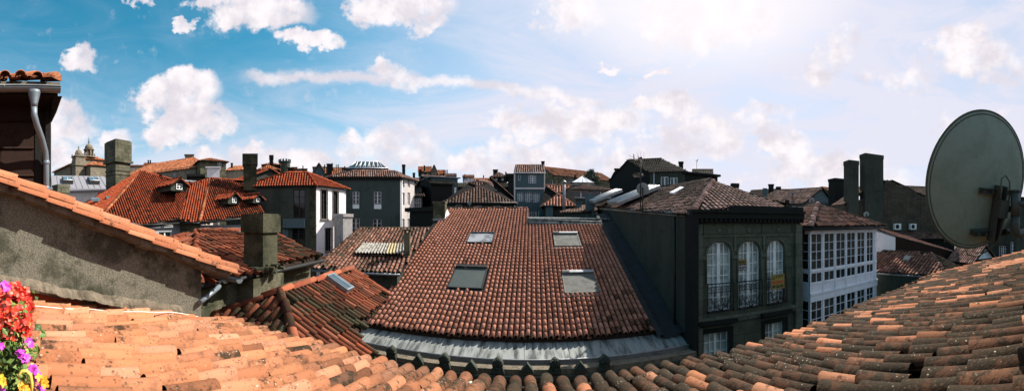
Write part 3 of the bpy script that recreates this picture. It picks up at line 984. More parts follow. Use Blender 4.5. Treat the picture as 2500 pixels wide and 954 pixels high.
# ---- dark clad house at the upper left
def build_clad_house():
    X = -5.5
    root = thing('clad_house', 'dark brown clad upper storey at the far left with tiled eave and gutter', 'house', (X - 2, -2, -12))
    mb = MB()
    ye, z1 = .55, 1.98
    mb.quad((X, -5, -12), (X, ye, -12), (X, ye, z1 + .2), (X, -5, z1 + .2))
    mb.quad((X, ye, -12), (X - 5, ye, -12), (X - 5, ye, z1 + .2), (X, ye, z1 + .2))
    mb.build('wall', 'brown_wood', root)
    pn = MB()
    z = -.6
    while z < 1.9:     # horizontal metal boards with a rolled lower lip
        pn.box8([(X, -5, z + .02), (X + .03, -5, z + .02), (X + .03, ye - .28, z + .02), (X, ye - .28, z + .02),
                 (X, -5, z + .44), (X + .012, -5, z + .44), (X + .012, ye - .28, z + .44), (X, ye - .28, z + .44)])
        pn.tube([(X + .03, -5, z + .02), (X + .03, ye - .28, z + .02)], .016, 6)
        z += .46
    pn.build('cladding', 'brown_wood', root)
    cp = MB(); cp.box((X + .01, ye - .04, -.7), (.10, .09, 2.7)); cp.box((X + .0, ye - .2, -.7), (.05, .12, 2.6))
    cp.build('corner_post', 'soffit_dark', root)
    so_ = MB(); so_.box8([(X - .3, -5, z1), (X + .46, -5, z1), (X + .46, ye + .07, z1), (X - .3, ye + .07, z1),
                          (X - .3, -5, z1 + .09), (X + .46, -5, z1 + .09), (X + .46, ye + .07, z1 + .09), (X - .3, ye + .07, z1 + .09)])
    so_.box8([(X + .02, ye, z1 - .28), (X + .06, ye, z1 - .28), (X + .06, ye + .02, z1 - .28), (X + .02, ye + .02, z1 - .28),
              (X - .3, ye, z1), (X + .44, ye, z1), (X + .44, ye + .14, z1), (X - .3, ye + .14, z1)])
    so_.build('soffit', 'soffit_dark', root)
    g = MB()
    gx, gz = X + .52, z1 + .09
    n = 8
    for i in range(n):
        a0, a1 = math.pi + math.pi * i / n, math.pi + math.pi * (i + 1) / n
        g.quad((gx + .075 * math.cos(a0), -5, gz + .075 * math.sin(a0)), (gx + .075 * math.cos(a1), -5, gz + .075 * math.sin(a1)),
               (gx + .075 * math.cos(a1), ye + .1, gz + .075 * math.sin(a1)), (gx + .075 * math.cos(a0), ye + .1, gz + .075 * math.sin(a0)))
        g.poly([(gx, ye + .1, gz), (gx + .075 * math.cos(a0), ye + .1, gz + .075 * math.sin(a0)), (gx + .075 * math.cos(a1), ye + .1, gz + .075 * math.sin(a1))])
    g.tube([(gx + .078, -5, gz + .004), (gx + .078, ye + .1, gz + .004)], .01, 6)
    g.tube([(gx - .075, -.2, gz), (gx, -.2, gz - .082), (gx + .085, -.2, gz)], .008, 5)
    go = g.build('gutter', 'gutter_blue', root)
    d = MB()
    y0 = .25
    d.lathe((gx, y0, gz - .30), [(.055, 0), (.055, .05), (.095, .2), (.1, .24)], 14)
    d.tube([(gx, y0, gz - .28), (gx, y0 + .0, gz - .42), (gx - .06, y0 + .04, gz - .55), (gx - .22, y0 + .13, gz - .72), (gx - .36, y0 + .20, gz - .9), (gx - .40, y0 + .22, gz - 1.05), (gx - .40, y0 + .22, -.75)], .05, 14)
    for z in (gz - .92, gz - 1.1, .55, -.45):
        if z < gz - 1.0: d.lathe((gx - .40, y0 + .22, z), [(.055, 0), (.058, .01), (.058, .05), (.055, .06)], 14)
    d.box((gx - .40, y0 + .29, .56), (.05, .07, .03)); d.box((gx - .40, y0 + .29, -.44), (.05, .07, .03))
    d.build('downpipe', 'pipe_blue', root)
    r = MB()
    s = .42
    def zt(x): return z1 + .20 + (gx - .02 - x) * s
    tiled(r, [(gx - .03, -5, zt(gx - .03)), (gx - .03, ye + .1, zt(gx - .03)), (X - 2, ye - 1.9, zt(X - 2)), (X - 2, -5, zt(X - 2))], w=.24, l=.4, seg=9, jit=.8, thick=.014, bt=.08, lift=.035)
    ridge(r, (gx - .05, ye + .02, zt(gx) + .05), (X - 2.0, ye - 1.9, zt(X - 2) + .06), r=.12, l=.42, seg=10, jit=1)
    r.build('roof', ['tile_new', 'mortar'], root)
build_clad_house()

# ---- flowers in a pot on the roof at the lower left
def build_flowers():
    r = 1.55
    c = at(26, 800, r)
    base = Vector((c.x, c.y, zg(c.x, c.y)))
    root = thing('potted_flowers', 'potted plant with red, magenta and yellow blooms at the lower left corner', 'plant', base)
    p = MB(); p.lathe((base.x, base.y, base.z + .06), [(.09, 0), (.12, .16), (.135, .17), (.135, .2), (.12, .2), (.11, .15)], 20)
    p.build('pot', 'clay_pot', root)
    rg = random.Random(4)
    def leaf(mb, q, s, m=0):
        a = Vector((rg.gauss(0, 1), rg.gauss(0, 1), rg.gauss(.2, .8))).normalized()
        b = a.cross(Vector((rg.gauss(0, 1), rg.gauss(0, 1), rg.gauss(0, 1)))).normalized()
        n = a.cross(b)
        mb.poly([q, q + a * s * .5 + b * s * .3 + n * s * .08, q + a * s, q + a * s * .5 - b * s * .3 + n * s * .08], m)
    fo = MB()
    for k in range(2400):
        t_ = rg.random()
        q = Vector((c.x, c.y, 0)) + Vector((rg.gauss(0, .06), rg.gauss(0, .055) - .02, 0)); q.z = -.52 - rg.random() * .42
        if rg.random() < .12: q.z = -.35 - rg.random() * .2
        leaf(fo, q, rg.uniform(.02, .045), rg.choice([0, 0, 1, 2]))
    fo.build('foliage', ['leaf', 'leaf_light', 'leaf_dark'], root)
    st = MB()
    for k in range(36):
        x, y = rg.gauss(0, .05), rg.gauss(0, .06)
        st.tube([(c.x, c.y, base.z + .2), (c.x + x * .5, c.y + y * .6, -.75), (c.x + x, c.y + y, -.42 - rg.random() * .1)], .003, 5)
    st.build('stems', 'leaf', root)
    def bloom(mb, q, s, mats, petals=5, cup=.35):
        d = (Vector((0, 0, .35)) - q * rg.uniform(.5, 1.0) + Vector((rg.gauss(0, .45), rg.gauss(0, .45), rg.gauss(0, .45)))).normalized()
        u = d.cross(Vector((.3, .2, 1))).normalized(); v = d.cross(u)
        for i in range(petals):
            a = 2 * math.pi * i / petals + rg.random() * .3
            di = u * math.cos(a) + v * math.sin(a); si = u * -math.sin(a) + v * math.cos(a)
            m = rg.choice(mats)
            mb.poly([q, q + di * s * .5 + si * s * .42 + d * s * cup * .5, q + di * s + si * s * .22 + d * s * cup, q + di * s * 1.02 - si * s * .22 + d * s * cup * .9, q + di * s * .5 - si * s * .42 + d * s * cup * .5], m, True)
    red = MB()
    for k in range(470):      # two round heads of red blooms
        a = Vector((rg.gauss(0, 1), rg.gauss(0, 1), rg.gauss(0, 1))).normalized() * rg.uniform(.55, 1.0)
        q = Vector((c.x, c.y + .0, -.425)) + Vector((a.x * .11, a.y * .11 - .0, a.z * .150))
        if q.z < -.52 and rg.random() < .6: continue
        bloom(red, q, rg.uniform(.014, .022), [0, 0, 0, 1, 1, 2])
    red.build('red_blooms', ['petal_red', 'petal_orange', 'petal_pink'], root)
    for px, py, n in ((12, 695, 3), (18, 703, 2), (68, 838, 3), (48, 862, 5), (62, 874, 7), (80, 900, 7), (92, 922, 7), (100, 945, 6), (5, 850, 3), (8, 947, 3), (88, 915, 2)):
        mg = MB()
        for k in range(n):
            q = at(px + rg.gauss(0, 3.2), py + rg.gauss(0, 3.2), r - .13 + rg.random() * .05)
            bloom(mg, q, rg.uniform(.012, .018), [0, 0, 1])
        mg.build('magenta_bloom', ['petal_magenta', 'petal_violet'], root)
    for px, py, n in ((5, 935, 6), (55, 944, 8), (62, 950, 6), (106, 932, 5), (95, 918, 2), (2, 925, 4)):
        ye = MB()
        for k in range(n):
            q = at(px + rg.gauss(0, 3), py + rg.gauss(0, 3), r - .16 + rg.random() * .04)
            bloom(ye, q, rg.uniform(.014, .02), [0], 4, .15)
        ye.build('yellow_bloom', 'petal_yellow', root)
    ar = MB()
    pts = [at(px, py, r - .15) for px, py in ((45, 925), (48, 912), (55, 905), (65, 905), (74, 915), (78, 935), (77, 965))]
    ar.tube(pts, [.003, .006, .007, .008, .008, .007, .006], 6)
    ar.build('bent_stem', 'stem_yellow', root)
build_flowers()

# ---- satellite dish at the right
def build_dish():
    r = 3.0
    C = at(2392, 445, r)
    az, el = R(41), R(14)
    N = Vector((math.cos(el) * math.sin(az), math.cos(el) * math.cos(az), math.sin(el)))     # where it looks
    Uh = Vector((math.cos(az), -math.sin(az), 0)); Vh = Uh.cross(N).normalized()
    if Vh.z < 0: Vh = -Vh
    a, b, dep = .545, .625, .085
    root = thing('satellite_dish', 'large grey-green satellite dish seen from behind at the right edge', 'satellite dish', (C.x, C.y, C.z - 1.2))
    def P(u, v, w): return C + Uh * u + Vh * v + N * w
    mb = MB()
    nr, ns = 14, 72
    for side in (0, 1):
        g = []
        for i in range(nr + 1):
            q = i / nr
            row = []
            for k in range(ns):
                t_ = 2 * math.pi * k / ns
                w = -dep * (1 - q * q) - (.0 if side == 0 else .006)
                row.append(P(a * q * math.cos(t_), b * q * math.sin(t_), w))
            g.append(row)
        base = len(mb.v)
        for row in g: mb.v += [tuple(p) for p in row]
        for i in range(nr):
            for k in range(ns):
                j = (k + 1) % ns
                mb.f.append([base + i * ns + k, base + i * ns + j, base + (i + 1) * ns + j, base + (i + 1) * ns + k]); mb.m.append(0); mb.smooth.append(True)
    mb.build('reflector', 'dish_paint', root)
    rm = MB()
    ring = [P(a * 1.0 * math.cos(2 * math.pi * k / ns), b * math.sin(2 * math.pi * k / ns), 0) for k in range(ns + 1)]
    rm.tube(ring, .011, 8, cap=False)
    # pressed bead inside the rim
    ring = [P(a * .955 * math.cos(2 * math.pi * k / ns), b * .955 * math.sin(2 * math.pi * k / ns), -.014) for k in range(ns + 1)]
    rm.tube(ring, .005, 6, cap=False)
    rm.build('rim', 'dish_rim', root)
    br = MB()
    def bx(u0, u1, v0, v1, w0, w1, m=0):
        br.box8([P(u0, v0, w0), P(u1, v0, w0), P(u1, v0, w1), P(u0, v0, w1), P(u0, v1, w0), P(u1, v1, w0), P(u1, v1, w1), P(u0, v1, w1)], m)
    for v in (-.06, -.45):
        bx(-.06 - .0, .30, v - .018, v + .018, -.115, -.09 if v > -.2 else -.05)
        bx(-.07, .31, v + .018, v + .024, -.14, -.09 if v > -.2 else -.05)
        bx(-.07, .31, v - .024, v - .018, -.14, -.09 if v > -.2 else -.05)
    bx(.10, .115, -.52, 0.0, -.20, -.10); bx(.165, .18, -.52, 0.0, -.20, -.10)
    bx(.10, .18, -.52, 0.0, -.115, -.10)
    bx(.09, .19, -.28, -.12, -.24, -.20)
    for v in (-.06, -.45):
        for u in (-.04, .05, .26):
            p = P(u, v, -.14); br.tube([p, p - N * .02], .012, 6)
    br.build('bracket', 'dish_mount', root)
    cl = MB()
    p0 = P(.24, -.13, -.26)
    cl.tube([p0 + Vector((0, 0, .10)), p0 - Vector((0, 0, .12))], .045, 14)
    cl.tube([p0 + Vector((0, 0, .115)), p0 + Vector((0, 0, .10))], .052, 14)
    cl.tube([p0 - N * .03, p0 + Uh * .26 - N * .02], .026, 10)
    cl.tube([p0 + Uh * .20, p0 + Uh * .22], .04, 6); cl.tube([p0 + Uh * .30, p0 + Uh * .33], .018, 6)
    cl.build('clamp', 'dish_mount', root)
    for v in (-.20, -.42):
        bo = MB(); q = P(.22, v, -.2); bo.tube([q, q + Uh * .05], .03, 8); bo.build('bolt', 'dark_metal', root)
    arm = MB()
    e = p0 - Vector((0, 0, .12))
    tip = at(2500, 568, 3.1); out = Vector((3.35, .05, tip.z + .02))
    arm.tube([e, e - Vector((0, 0, .10)), e + (tip - e) * .25 - Vector((0, 0, .13)), e + (tip - e) * .6 - Vector((0, 0, .07)), tip, out], .040, 14)
    arm.build('arm', 'dish_mount', root)
    mast = MB(); mast.tube([(3.36, .02, zf(0) - .1), (3.36, .02, out.z + .35)], .045, 12)
    mast.box((3.36, .02, zf(0)), (.3, .3, .1))
    mast.build('mast', 'dark_metal', root)
    # cable: loop at the top, down behind the bracket and under the dish
    cb = MB()
    cb.tube([P(.10, -.14, -.22), P(.09, .0, -.2), P(.10, .07, -.18), P(.15, .10, -.17), P(.20, .05, -.18), P(.21, -.06, -.2), P(.17, -.25, -.23), P(.16, -.5, -.2), P(.12, -.62, -.12), P(.06, -.70, -.05), P(.0, -.70, .02), P(-.03, -.64, .06)], .008, 6)
    cb.build('cable', 'dish_rim', root)
    sp = MB()
    q = at(2290, 545, 2.95); sp.tube([q, q + Vector((0, 0, -.03))], .012, 6)
    sp.tube([at(2292, 548, 2.96), at(2300, 570, 2.98), at(2310, 575, 2.98), at(2306, 592, 2.99)], .006, 5)
    sp.build('loose_wire', 'dish_rim', root)
build_dish()

# ================================================================== LEFT MIDDLE GROUND
def build_house_B():
    """hip roof with the big mossy chimney"""
    E1 = Vector((-5.35, 3.3, -1.15)); E2 = Vector((-6.4, 8.46, -1.15))
    Ra = at(478, 563, 11.3); Rb = at(655, 566, 12.6); Rb.z = Ra.z = -.27
    H1 = at(425, 583, 9.6)
    root = thing('mossy_house', 'low tiled house with crumbling mossy wall and a massive dark square chimney', 'house', (-7.5, 6, -12))
    mb = MB()
    W1 = Vector((-5.62, 3.2)); W2 = Vector((-6.68, 8.3)); W3 = Vector((-11, 8.6)); W4 = Vector((-10.5, 3.0))
    inside = (W1 + W3) / 2
    for a, b in ((W1, W2), (W2, W3), (W4, W1)): Face(a, b, -12, -1.2, inside).sheet(mb)
    mb.build('wall', 'wall_mossy', root)
    rb = MB()
    ms = lambda x, y, z: .15 + .5 * (y > 7.0) * .8
    tiled(rb, [E1, E2, Rb, Ra], w=.205, l=.42, seg=6, jit=.2, hf=1.15, rk=.34, pan_shade=.85, moss=ms, seed=2, bt=.09)
    tiled(rb, [E2, Vector((-11.5, 9.3, -1.15)), Rb], w=.205, l=.42, seg=6, jit=.2, hf=1.15, rk=.34, pan_shade=.85, moss=ms, seed=3)
    tiled(rb, [Vector((-11, 3.0, -1.15)), E1, Ra], w=.205, l=.42, seg=6, jit=.2, hf=1.15, rk=.34, pan_shade=.85, moss=ms, seed=4)
    ridge(rb, Ra, Rb, r=.12, seg=8, moss=.1, jit=.6); ridge(rb, Ra, E1, r=.12, seg=8, moss=.1, jit=.6); ridge(rb, Rb, E2, r=.12, seg=8, moss=.5, jit=.6)
    ro = rb.build('roof', ['tile_aged', 'brown_wood'], root)
    g = MB()
    a = E1 + Vector((.06, -.1, -.06)); b = E2 + Vector((.06, .1, -.06))
    g.tube([a, b], .055, 8)
    g.build('gutter', 'dark_metal', root)
    # buttress-like wall projection beneath the chimney
    pj = MB()
    c = at(684, 700, 8.0)
    pj.box((-5.83, 5.35, -12), (.5, 1.25, 10.75), R(11))
    pj.build('wall_pier', 'wall_mossy', root)
    ch = MB()
    cc = Vector((-5.92, 5.42, -1.7))
    ch.box((cc.x, cc.y, cc.z), (.60, .56, 1.62), R(8))
    co_ = ch.build('chimney', 'stone_mossy', root, ro)
    cp = MB()
    cp.box((cc.x, cc.y, cc.z + 1.48), (.71, .68, .42), R(8))
    cp.box((cc.x, cc.y, cc.z + 1.90), (.66, .62, .03), R(8))
    cp.build('chimney_cap', 'stone_mossy', root, co_)
    fl = MB()
    for k in range(16):    # fallen slates and mortar at the foot of the chimney
        q = Vector((-5.6 + random.uniform(-.1, .2), 5.0 + random.uniform(-.1, .7), -1.17 + random.uniform(0, .18)))
        fl.box(q, (random.uniform(.1, .22), random.uniform(.1, .2), random.uniform(.03, .07)), random.uniform(0, 3))
    fl.build('mortar_flashing', 'stone_mossy', root)
build_house_B()

def build_house_D():
    """low hip roof with a tiny roof window, squeezed between the houses"""
    A = Vector((-4.7, 4.9, -1.4)); B = Vector((-5.33, 8.7, -1.4))
    s = .58
    root = thing('low_hip_house', 'low house with mossy red hip roof and one tiny skylight below the near wall', 'house', (-4.2, 7, -12))
    e = (B - A).normalized(); dn = Vector((e.y, -e.x, 0))
    def pr(p, d): return p + dn * d - Vector((0, 0, s * d))
    Rr = pr(A, 2.45) - e * .65; Bb = pr(B, 1.9) - e * .3
    H = Vector((-3.30, 3.72, -2.18))
    nD = (Vector((dn.x * s, dn.y * s, 1))).normalized()
    def onD(px, py):
        d = at(px, py, 1.0); return d * (A.dot(nD) / d.dot(nD))
    L = Vector((-5.88, 3.78, -2.05))
    rb = MB()
    ms = lambda x, y, z: .22 + .5 * max(0, 1 - abs((y - 5.2) - (x + 4.2) * 1.2) / 1.4)
    hole = []
    Bb = onD(943, 716)
    tiled(rb, [A, H, onD(880, 900), onD(911, 860), onD(866, 818), onD(912, 760), Bb, B], w=.165, l=.34, seg=7, jit=.22, hf=1.15, pan_shade=.85, moss=ms, seed=8, bt=.08, thick=.01)
    tiled(rb, [A, L, Vector((-4.6, 3.3, -2.33)), H], w=.19, l=.34, seg=7, jit=.4, hf=1.05, pan_shade=.6, moss=lambda x, y, z: .5, seed=9, bt=.08, thick=.01)
    tiled(rb, [B, A, L + Vector((-1.0, 1.5, -.2)), B + Vector((-1.8, .8, -1.0))], w=.215, l=.4, seg=5, seed=10)
    tiled(rb, [B, Bb, B + Vector((-1.2, 1.6, -1.0))], w=.215, l=.4, seg=5, seed=12)
    ridge(rb, A, B, r=.10, l=.33, seg=9, moss=.0, jit=.6)
    ridge(rb, A, H + Vector((0, 0, .03)), r=.10, l=.36, seg=9, moss=.5, jit=.8)
    ridge(rb, A, L + Vector((0, 0, .03)), r=.10, l=.36, seg=9, moss=.0, jit=.8)
    ridge(rb, B, Bb + Vector((0, 0, .02)), r=.07, l=.36, seg=8, moss=.1, jit=.8)
    ro = rb.build('roof', ['tile_aged', 'brown_wood'], root)
    w = MB()
    w.prism([(-4.4, 4.8), (-4.2, 5.4), (-5.0, 8.3), (-5.6, 9.4), (-6.0, 4.6), (-4.6, 3.6)], -12, -2.75)
    w.build('wall', 'black_stone', root)
    # skylight
    k = MB(); g = MB()
    c = onD(825, 699); up = Vector((0, 0, 1)); n = (Vector((dn.x * s, dn.y * s, 1))).normalized(); d2 = (dn - Vector((0, 0, s))).normalized()
    def q(u, v, h): return c + e * u + d2 * v + n * h
    def b8(m, u0, u1, v0, v1, h0, h1, mm=0): m.box8([q(u0, v0, h0), q(u1, v0, h0), q(u1, v1, h0), q(u0, v1, h0), q(u0, v0, h1), q(u1, v0, h1), q(u1, v1, h1), q(u0, v1, h1)], mm)
    b8(k, -.21, .21, -.33, .33, .06, .17)
    f = k.build('skylight', 'pipe_blue', root, ro)
    b8(g, -.17, .17, -.29, .29, .172, .18); b8(g, -.012, .012, -.29, .29, .18, .19)
    g.build('pane', 'glass_sky', root, f)
build_house_D()

def build_house_E():
    """big red hip roof with dormers"""
    Ap = at(345, 418, 27)
    q = at(250, 527, 20.5); e1 = at(345, 546, 20); e2 = at(437, 541, 22); V = at(462, 450, 26); e3 = at(487, 541, 21.5); Hp = at(514, 436, 27)
    e4 = at(645, 524, 24.2); T = at(596, 441, 27)
    root = thing('red_roof_house', 'wide house with bright red hipped roofs and three small gabled dormers', 'house', (-22, 12, -12))
    rb = MB()
    kw = dict(w=.175, l=.30, seg=4, pans=False, jit=.08, hf=1.0, rk=.38)
    tiled(rb, [Ap, q, e1, e2, V], moss=lambda x, y, z: .22, **{**kw, 'rk': .34})  # grazing-sun shade painted in: moss value and slimmer covers darken this slope
    tiled(rb, [Ap, at(185, 505, 24), at(120, 590, 21), q], moss=lambda x, y, z: .0, **kw)
    tiled(rb, [V, e2, e3, Hp], moss=lambda x, y, z: .0, **kw)
    tiled(rb, [Hp, e3, e4, T], moss=lambda x, y, z: .22 + .2 * (y > 13.5), **{**kw, 'rk': .34})  # darkened like the first slope, its shade put into colour and cover width
    for a, b in ((Ap, V), (V, Hp), (Hp, T)): ridge(rb, a, b, r=.12, l=.45, seg=6, moss=0, jit=.2)
    rd = MB(); ridge(rd, Ap, q, r=.12, l=.40, seg=6, moss=0, jit=.2, rise=.05); rd.build('ridge_tiles', 'tile_far', root)
    rd = MB(); ridge(rd, Hp, e3, r=.12, l=.40, seg=6, moss=0, jit=.2, rise=.05); rd.build('ridge_tiles', 'tile_far', root)
    # hidden rear slopes
    for pl in ([Ap, V, V + Vector((-5, 3, -3.3)), Ap + Vector((-5, 2, -4))], [Ap, Ap + Vector((-5, 2, -4)), at(185, 505, 24)], [V, Hp, T, T + Vector((-4, 3, -3)), V + Vector((-5, 3, -3.3))]):
        tiled(rb, pl, w=.4, l=1.2, seg=2, pans=False)
    ro = rb.build('roof', ['tile_red', 'brown_wood'], root)
    ins = Vector((-24, 14))
    mats = ('wall_white', 'wall_mossy', 'wall_white')
    ofs = Vector((-.45, .15))
    pts = [Vector((p.x, p.y)) for p in (q, e1, e2, e3, e4)]
    pts = [p + (ins - p).normalized() * .5 for p in pts]
    zs = -.12
    mts = ('wall_mossy', 'wall_white_shaded', 'wall_mossy', 'wall_white_shaded')
    for i in range(4):
        f = Face(pts[i], pts[i + 1], -12, zs, ins)
        if i == 1:
            window(root, f, f.rect(388, 566, 420, 600), 2, 3, 'white_paint_shade', 'glass_dark')
        mb = MB(); f.sheet(mb)
        fr = MB()
        mb.build('wall', mts[i], root)
    ev = MB()
    for a, b in ((q, e1), (e1, e2), (e2, e3), (e3, e4)):
        ev.tube([a + Vector((.08, -.02, -.1)), b + Vector((.08, -.02, -.1))], .07, 8)
    ev.build('gutter', 'dark_metal', root)
    dpp = MB(); p = e3 + Vector((-.1, .1, -.1))
    dpp.tube([p, p + Vector((-.3, .1, -.5)), p + Vector((-.35, .15, -3))], .06, 8); dpp.build('downpipe', 'dark_metal', root)
    # dormers: looking along +x
    def dormer(px, r, py0, py1, pyt, wid, dep, fwd=(1.0, 0.05), wn='wall_dark'):
        c = at(px, py0, r); f = Vector((*fwd, 0)).normalized(); s_ = Vector((-f.y, f.x, 0))
        zt = r * (YH - py1) / F; zp = r * (YH - pyt) / F; z0 = c.z
        def p(a, b, z): v = c + s_ * a - f * b; return Vector((v.x, v.y, z))
        mb = MB(); h = wid / 2
        mb.poly([p(-h, 0, z0), p(h, 0, z0), p(h, 0, zt), p(0, 0, zp), p(-h, 0, zt)])
        mb.quad(p(-h, 0, z0), p(-h, dep, z0), p(-h, dep, zt), p(-h, 0, zt)); mb.quad(p(h, 0, z0), p(h, dep, z0), p(h, dep, zt), p(h, 0, zt))
        d = mb.build('dormer', wn, root, ro)
        r2 = MB(); o = .14; sl_ = (zp - zt) / h
        for g in (-1, 1):
            tiled(r2, [p(0, -.25, zp + .06), p(g * (h + o), -.25, zt - o * sl_ + .06), p(g * (h + o), dep, zt - o * sl_ + .06), p(0, dep, zp + .06)], w=.27, l=.42, seg=4, pans=False, jit=.2)
        ridge(r2, p(0, -.28, zp + .08), p(0, dep, zp + .081), r=.11, jit=.2, moss=0)
        r2.build('dormer_roof', ['tile_red', 'brown_wood'], root, d)
        w = MB(); k = wid * .17
        w.box8([p(-k, -.02, z0 + .12), p(k, -.02, z0 + .12), p(k, .02, z0 + .12), p(-k, .02, z0 + .12), p(-k, -.02, zt + .1), p(k, -.02, zt + .1), p(k, .02, zt + .1), p(-k, .02, zt + .1)])
        w.build('window', 'glass_dark', root, d)
        fr = MB(); zz0, zz1 = z0 + .1, zt + .12
        for x in (-k, 0, k): fr.box8([p(x - .025, -.05, zz0), p(x + .025, -.05, zz0), p(x + .025, -.021, zz0), p(x - .025, -.021, zz0), p(x - .025, -.05, zz1), p(x + .025, -.05, zz1), p(x + .025, -.021, zz1), p(x - .025, -.021, zz1)])
        for z in (zz0, (zz0 + zz1) / 2, zz1 - .05): fr.box8([p(-k, -.052, z), p(k, -.052, z), p(k, -.021, z), p(-k, -.021, z), p(-k, -.052, z + .05), p(k, -.052, z + .05), p(k, -.021, z + .05), p(-k, -.021, z + .05)])
        fr.build('window_frame', 'white_paint_shade', root, d)
    dormer(437, 22.8, 466, 453, 438, 1.3, 2.1)
    dormer(571, 23.6, 498, 486, 472, 1.1, 2.2)
    dormer(629, 24.3, 496, 487, 476, 1.0, 2.0)
    # flush skylights low on the left slope
    for px, py in ((232, 484), (268, 481)):
        c = at(px, py + 4, 23.5)
        k = MB(); k.box8([c + Vector(v) for v in ((0, -.3, 0), (.25, -.3, -.12), (.25, .3, -.12), (0, .3, 0), (0, -.3, .18), (.25, -.3, .06), (.25, .3, .06), (0, .3, .18))])
        k.build('skylight', 'glass_sky', root, ro)
    # tall stone chimney
    c = at(288, 470, 27)
    ch = MB()
    k = 1.46; cz = (YH - 345) / F * 27 - 3.94 * k
    yaw = R(106 - 90)
    ch.box((c.x, c.y, cz - 2), (1.02 * k, .98 * k, 2.75 * k + 2), yaw)
    ch.box((c.x, c.y, cz + 2.2 * k), (1.10 * k, 1.06 * k, .10), yaw); ch.box((c.x, c.y, cz + 1.98 * k), (1.08 * k, 1.04 * k, .07), yaw)
    cc_ = ch.build('chimney', 'ashlar_chimney', root, ro)
    cp = MB()
    cp.box((c.x, c.y, cz + 2.66 * k), (1.28 * k, 1.24 * k, .10 * k), yaw); cp.box((c.x, c.y, cz + 2.76 * k), (1.14 * k, 1.10 * k, 1.1 * k), yaw)
    cp.box((c.x, c.y, cz + 3.86 * k), (1.02 * k, .98 * k, .06 * k), yaw)
    cp.build('chimney_cap', 'ashlar_chimney', root, cc_)
build_house_E()

# ---- white fronted house F
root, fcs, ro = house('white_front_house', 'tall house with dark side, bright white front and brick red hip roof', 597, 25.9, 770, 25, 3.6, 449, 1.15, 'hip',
      back=(.13, .99), over=.22, wall='wall_dark', walls={'right': 'wall_white'}, tiles='tile_red', w=.21, l=.36, seg=4, mossv=.05, z_e=2.93, hipin=1.9,  # face turned from the sun gets a dark wall colour, painting its shade
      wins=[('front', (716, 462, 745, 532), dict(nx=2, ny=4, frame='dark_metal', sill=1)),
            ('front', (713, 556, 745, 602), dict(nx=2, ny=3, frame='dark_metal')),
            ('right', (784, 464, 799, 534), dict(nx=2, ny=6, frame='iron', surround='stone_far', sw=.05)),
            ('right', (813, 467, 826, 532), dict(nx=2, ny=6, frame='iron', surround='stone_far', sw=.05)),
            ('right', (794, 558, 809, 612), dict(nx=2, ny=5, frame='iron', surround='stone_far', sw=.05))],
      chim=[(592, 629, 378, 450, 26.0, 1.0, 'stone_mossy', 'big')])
mb = MB(); f = fcs['front']; f.bx(mb, f.L - .42, f.L - .002, f.z0, f.z1 - .02, .003, .03); mb.build('corner_stones', 'stone_mossy', root)
mb = MB(); f = fcs['right']; f.bx(mb, 0.002, .07, f.z0, f.z1 - .02, .003, .03); mb.build('corner_stones', 'stone_mossy', root)
mb = MB(); a, b, c, d = fcs['front'].rect(692, 534, 745, 556); fcs['front'].bx(mb, a, b, c, d, .003, .35); mb.build('balcony', 'wall_bluegrey', root)
mb = MB(); a, b, c, d = fcs['front'].rect(690, 560, 704, 600); fcs['front'].bx(mb, a, b, c - 1, d, .003, .12); mb.build('wall_panel', 'wall_bluegrey', root)

# ---- pebble-dashed white block
root = thing('rough_white_chimney', 'square pebble-dashed white chimney stack beside the white fronted house', 'chimney', at(838, 600, 26))
c = at(838, 600, 26)
chimney(root, (c.x, c.y, c.z - 3), 1.05, 1.0, 3 + (600 - 522) / 800 * 26, R(-14), 'wall_pebble', .25, .14, name='stack')

# ---- grey-green house with the glazed lantern (G)
R0 = 38
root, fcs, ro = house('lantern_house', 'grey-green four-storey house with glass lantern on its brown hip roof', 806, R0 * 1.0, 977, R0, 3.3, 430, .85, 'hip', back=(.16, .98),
      wall='wall_greygreen', walls={'right': 'wall_cream'}, tiles='tile_dusty', w=.26, l=.45, seg=3, z_e=R0 * .1425, hipin=1.6, mossv=.1,  # unlit front coloured darker than the sunlit right face, shade painted in
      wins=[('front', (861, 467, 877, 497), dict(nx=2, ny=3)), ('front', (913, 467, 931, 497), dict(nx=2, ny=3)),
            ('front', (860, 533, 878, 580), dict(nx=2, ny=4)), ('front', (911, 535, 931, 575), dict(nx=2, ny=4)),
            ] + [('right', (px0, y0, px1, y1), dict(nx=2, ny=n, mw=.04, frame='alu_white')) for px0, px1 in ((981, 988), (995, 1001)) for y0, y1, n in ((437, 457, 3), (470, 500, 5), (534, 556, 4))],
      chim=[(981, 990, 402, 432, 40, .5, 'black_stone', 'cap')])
for px0, px1, y0, y1 in ((861, 877, 499, 509), (913, 931, 499, 510)):
    a, b, c, d = fcs['front'].rect(px0, y0, px1, y1); m_ = MB(); fcs['front'].bx(m_, a, b, c, d, .003, .03); m_.build('window_apron', 'white_paint_shade', root)
f = fcs['right']; mb = MB(); f.bx(mb, .0, .10, f.z0, f.z1 - .1, .003, .03); mb.tube([f.p(.25, f.z0, .08), f.p(.25, f.z1 - .1, .08)], .05, 8); mb.build('downpipe', 'alu_white', root)
f = fcs['front']; mb = MB(); f.bx(mb, -.3, f.L + .3, f.z1 - .35, f.z1 - .12, .003, .3); mb.build('cornice', 'soffit_dark', root)
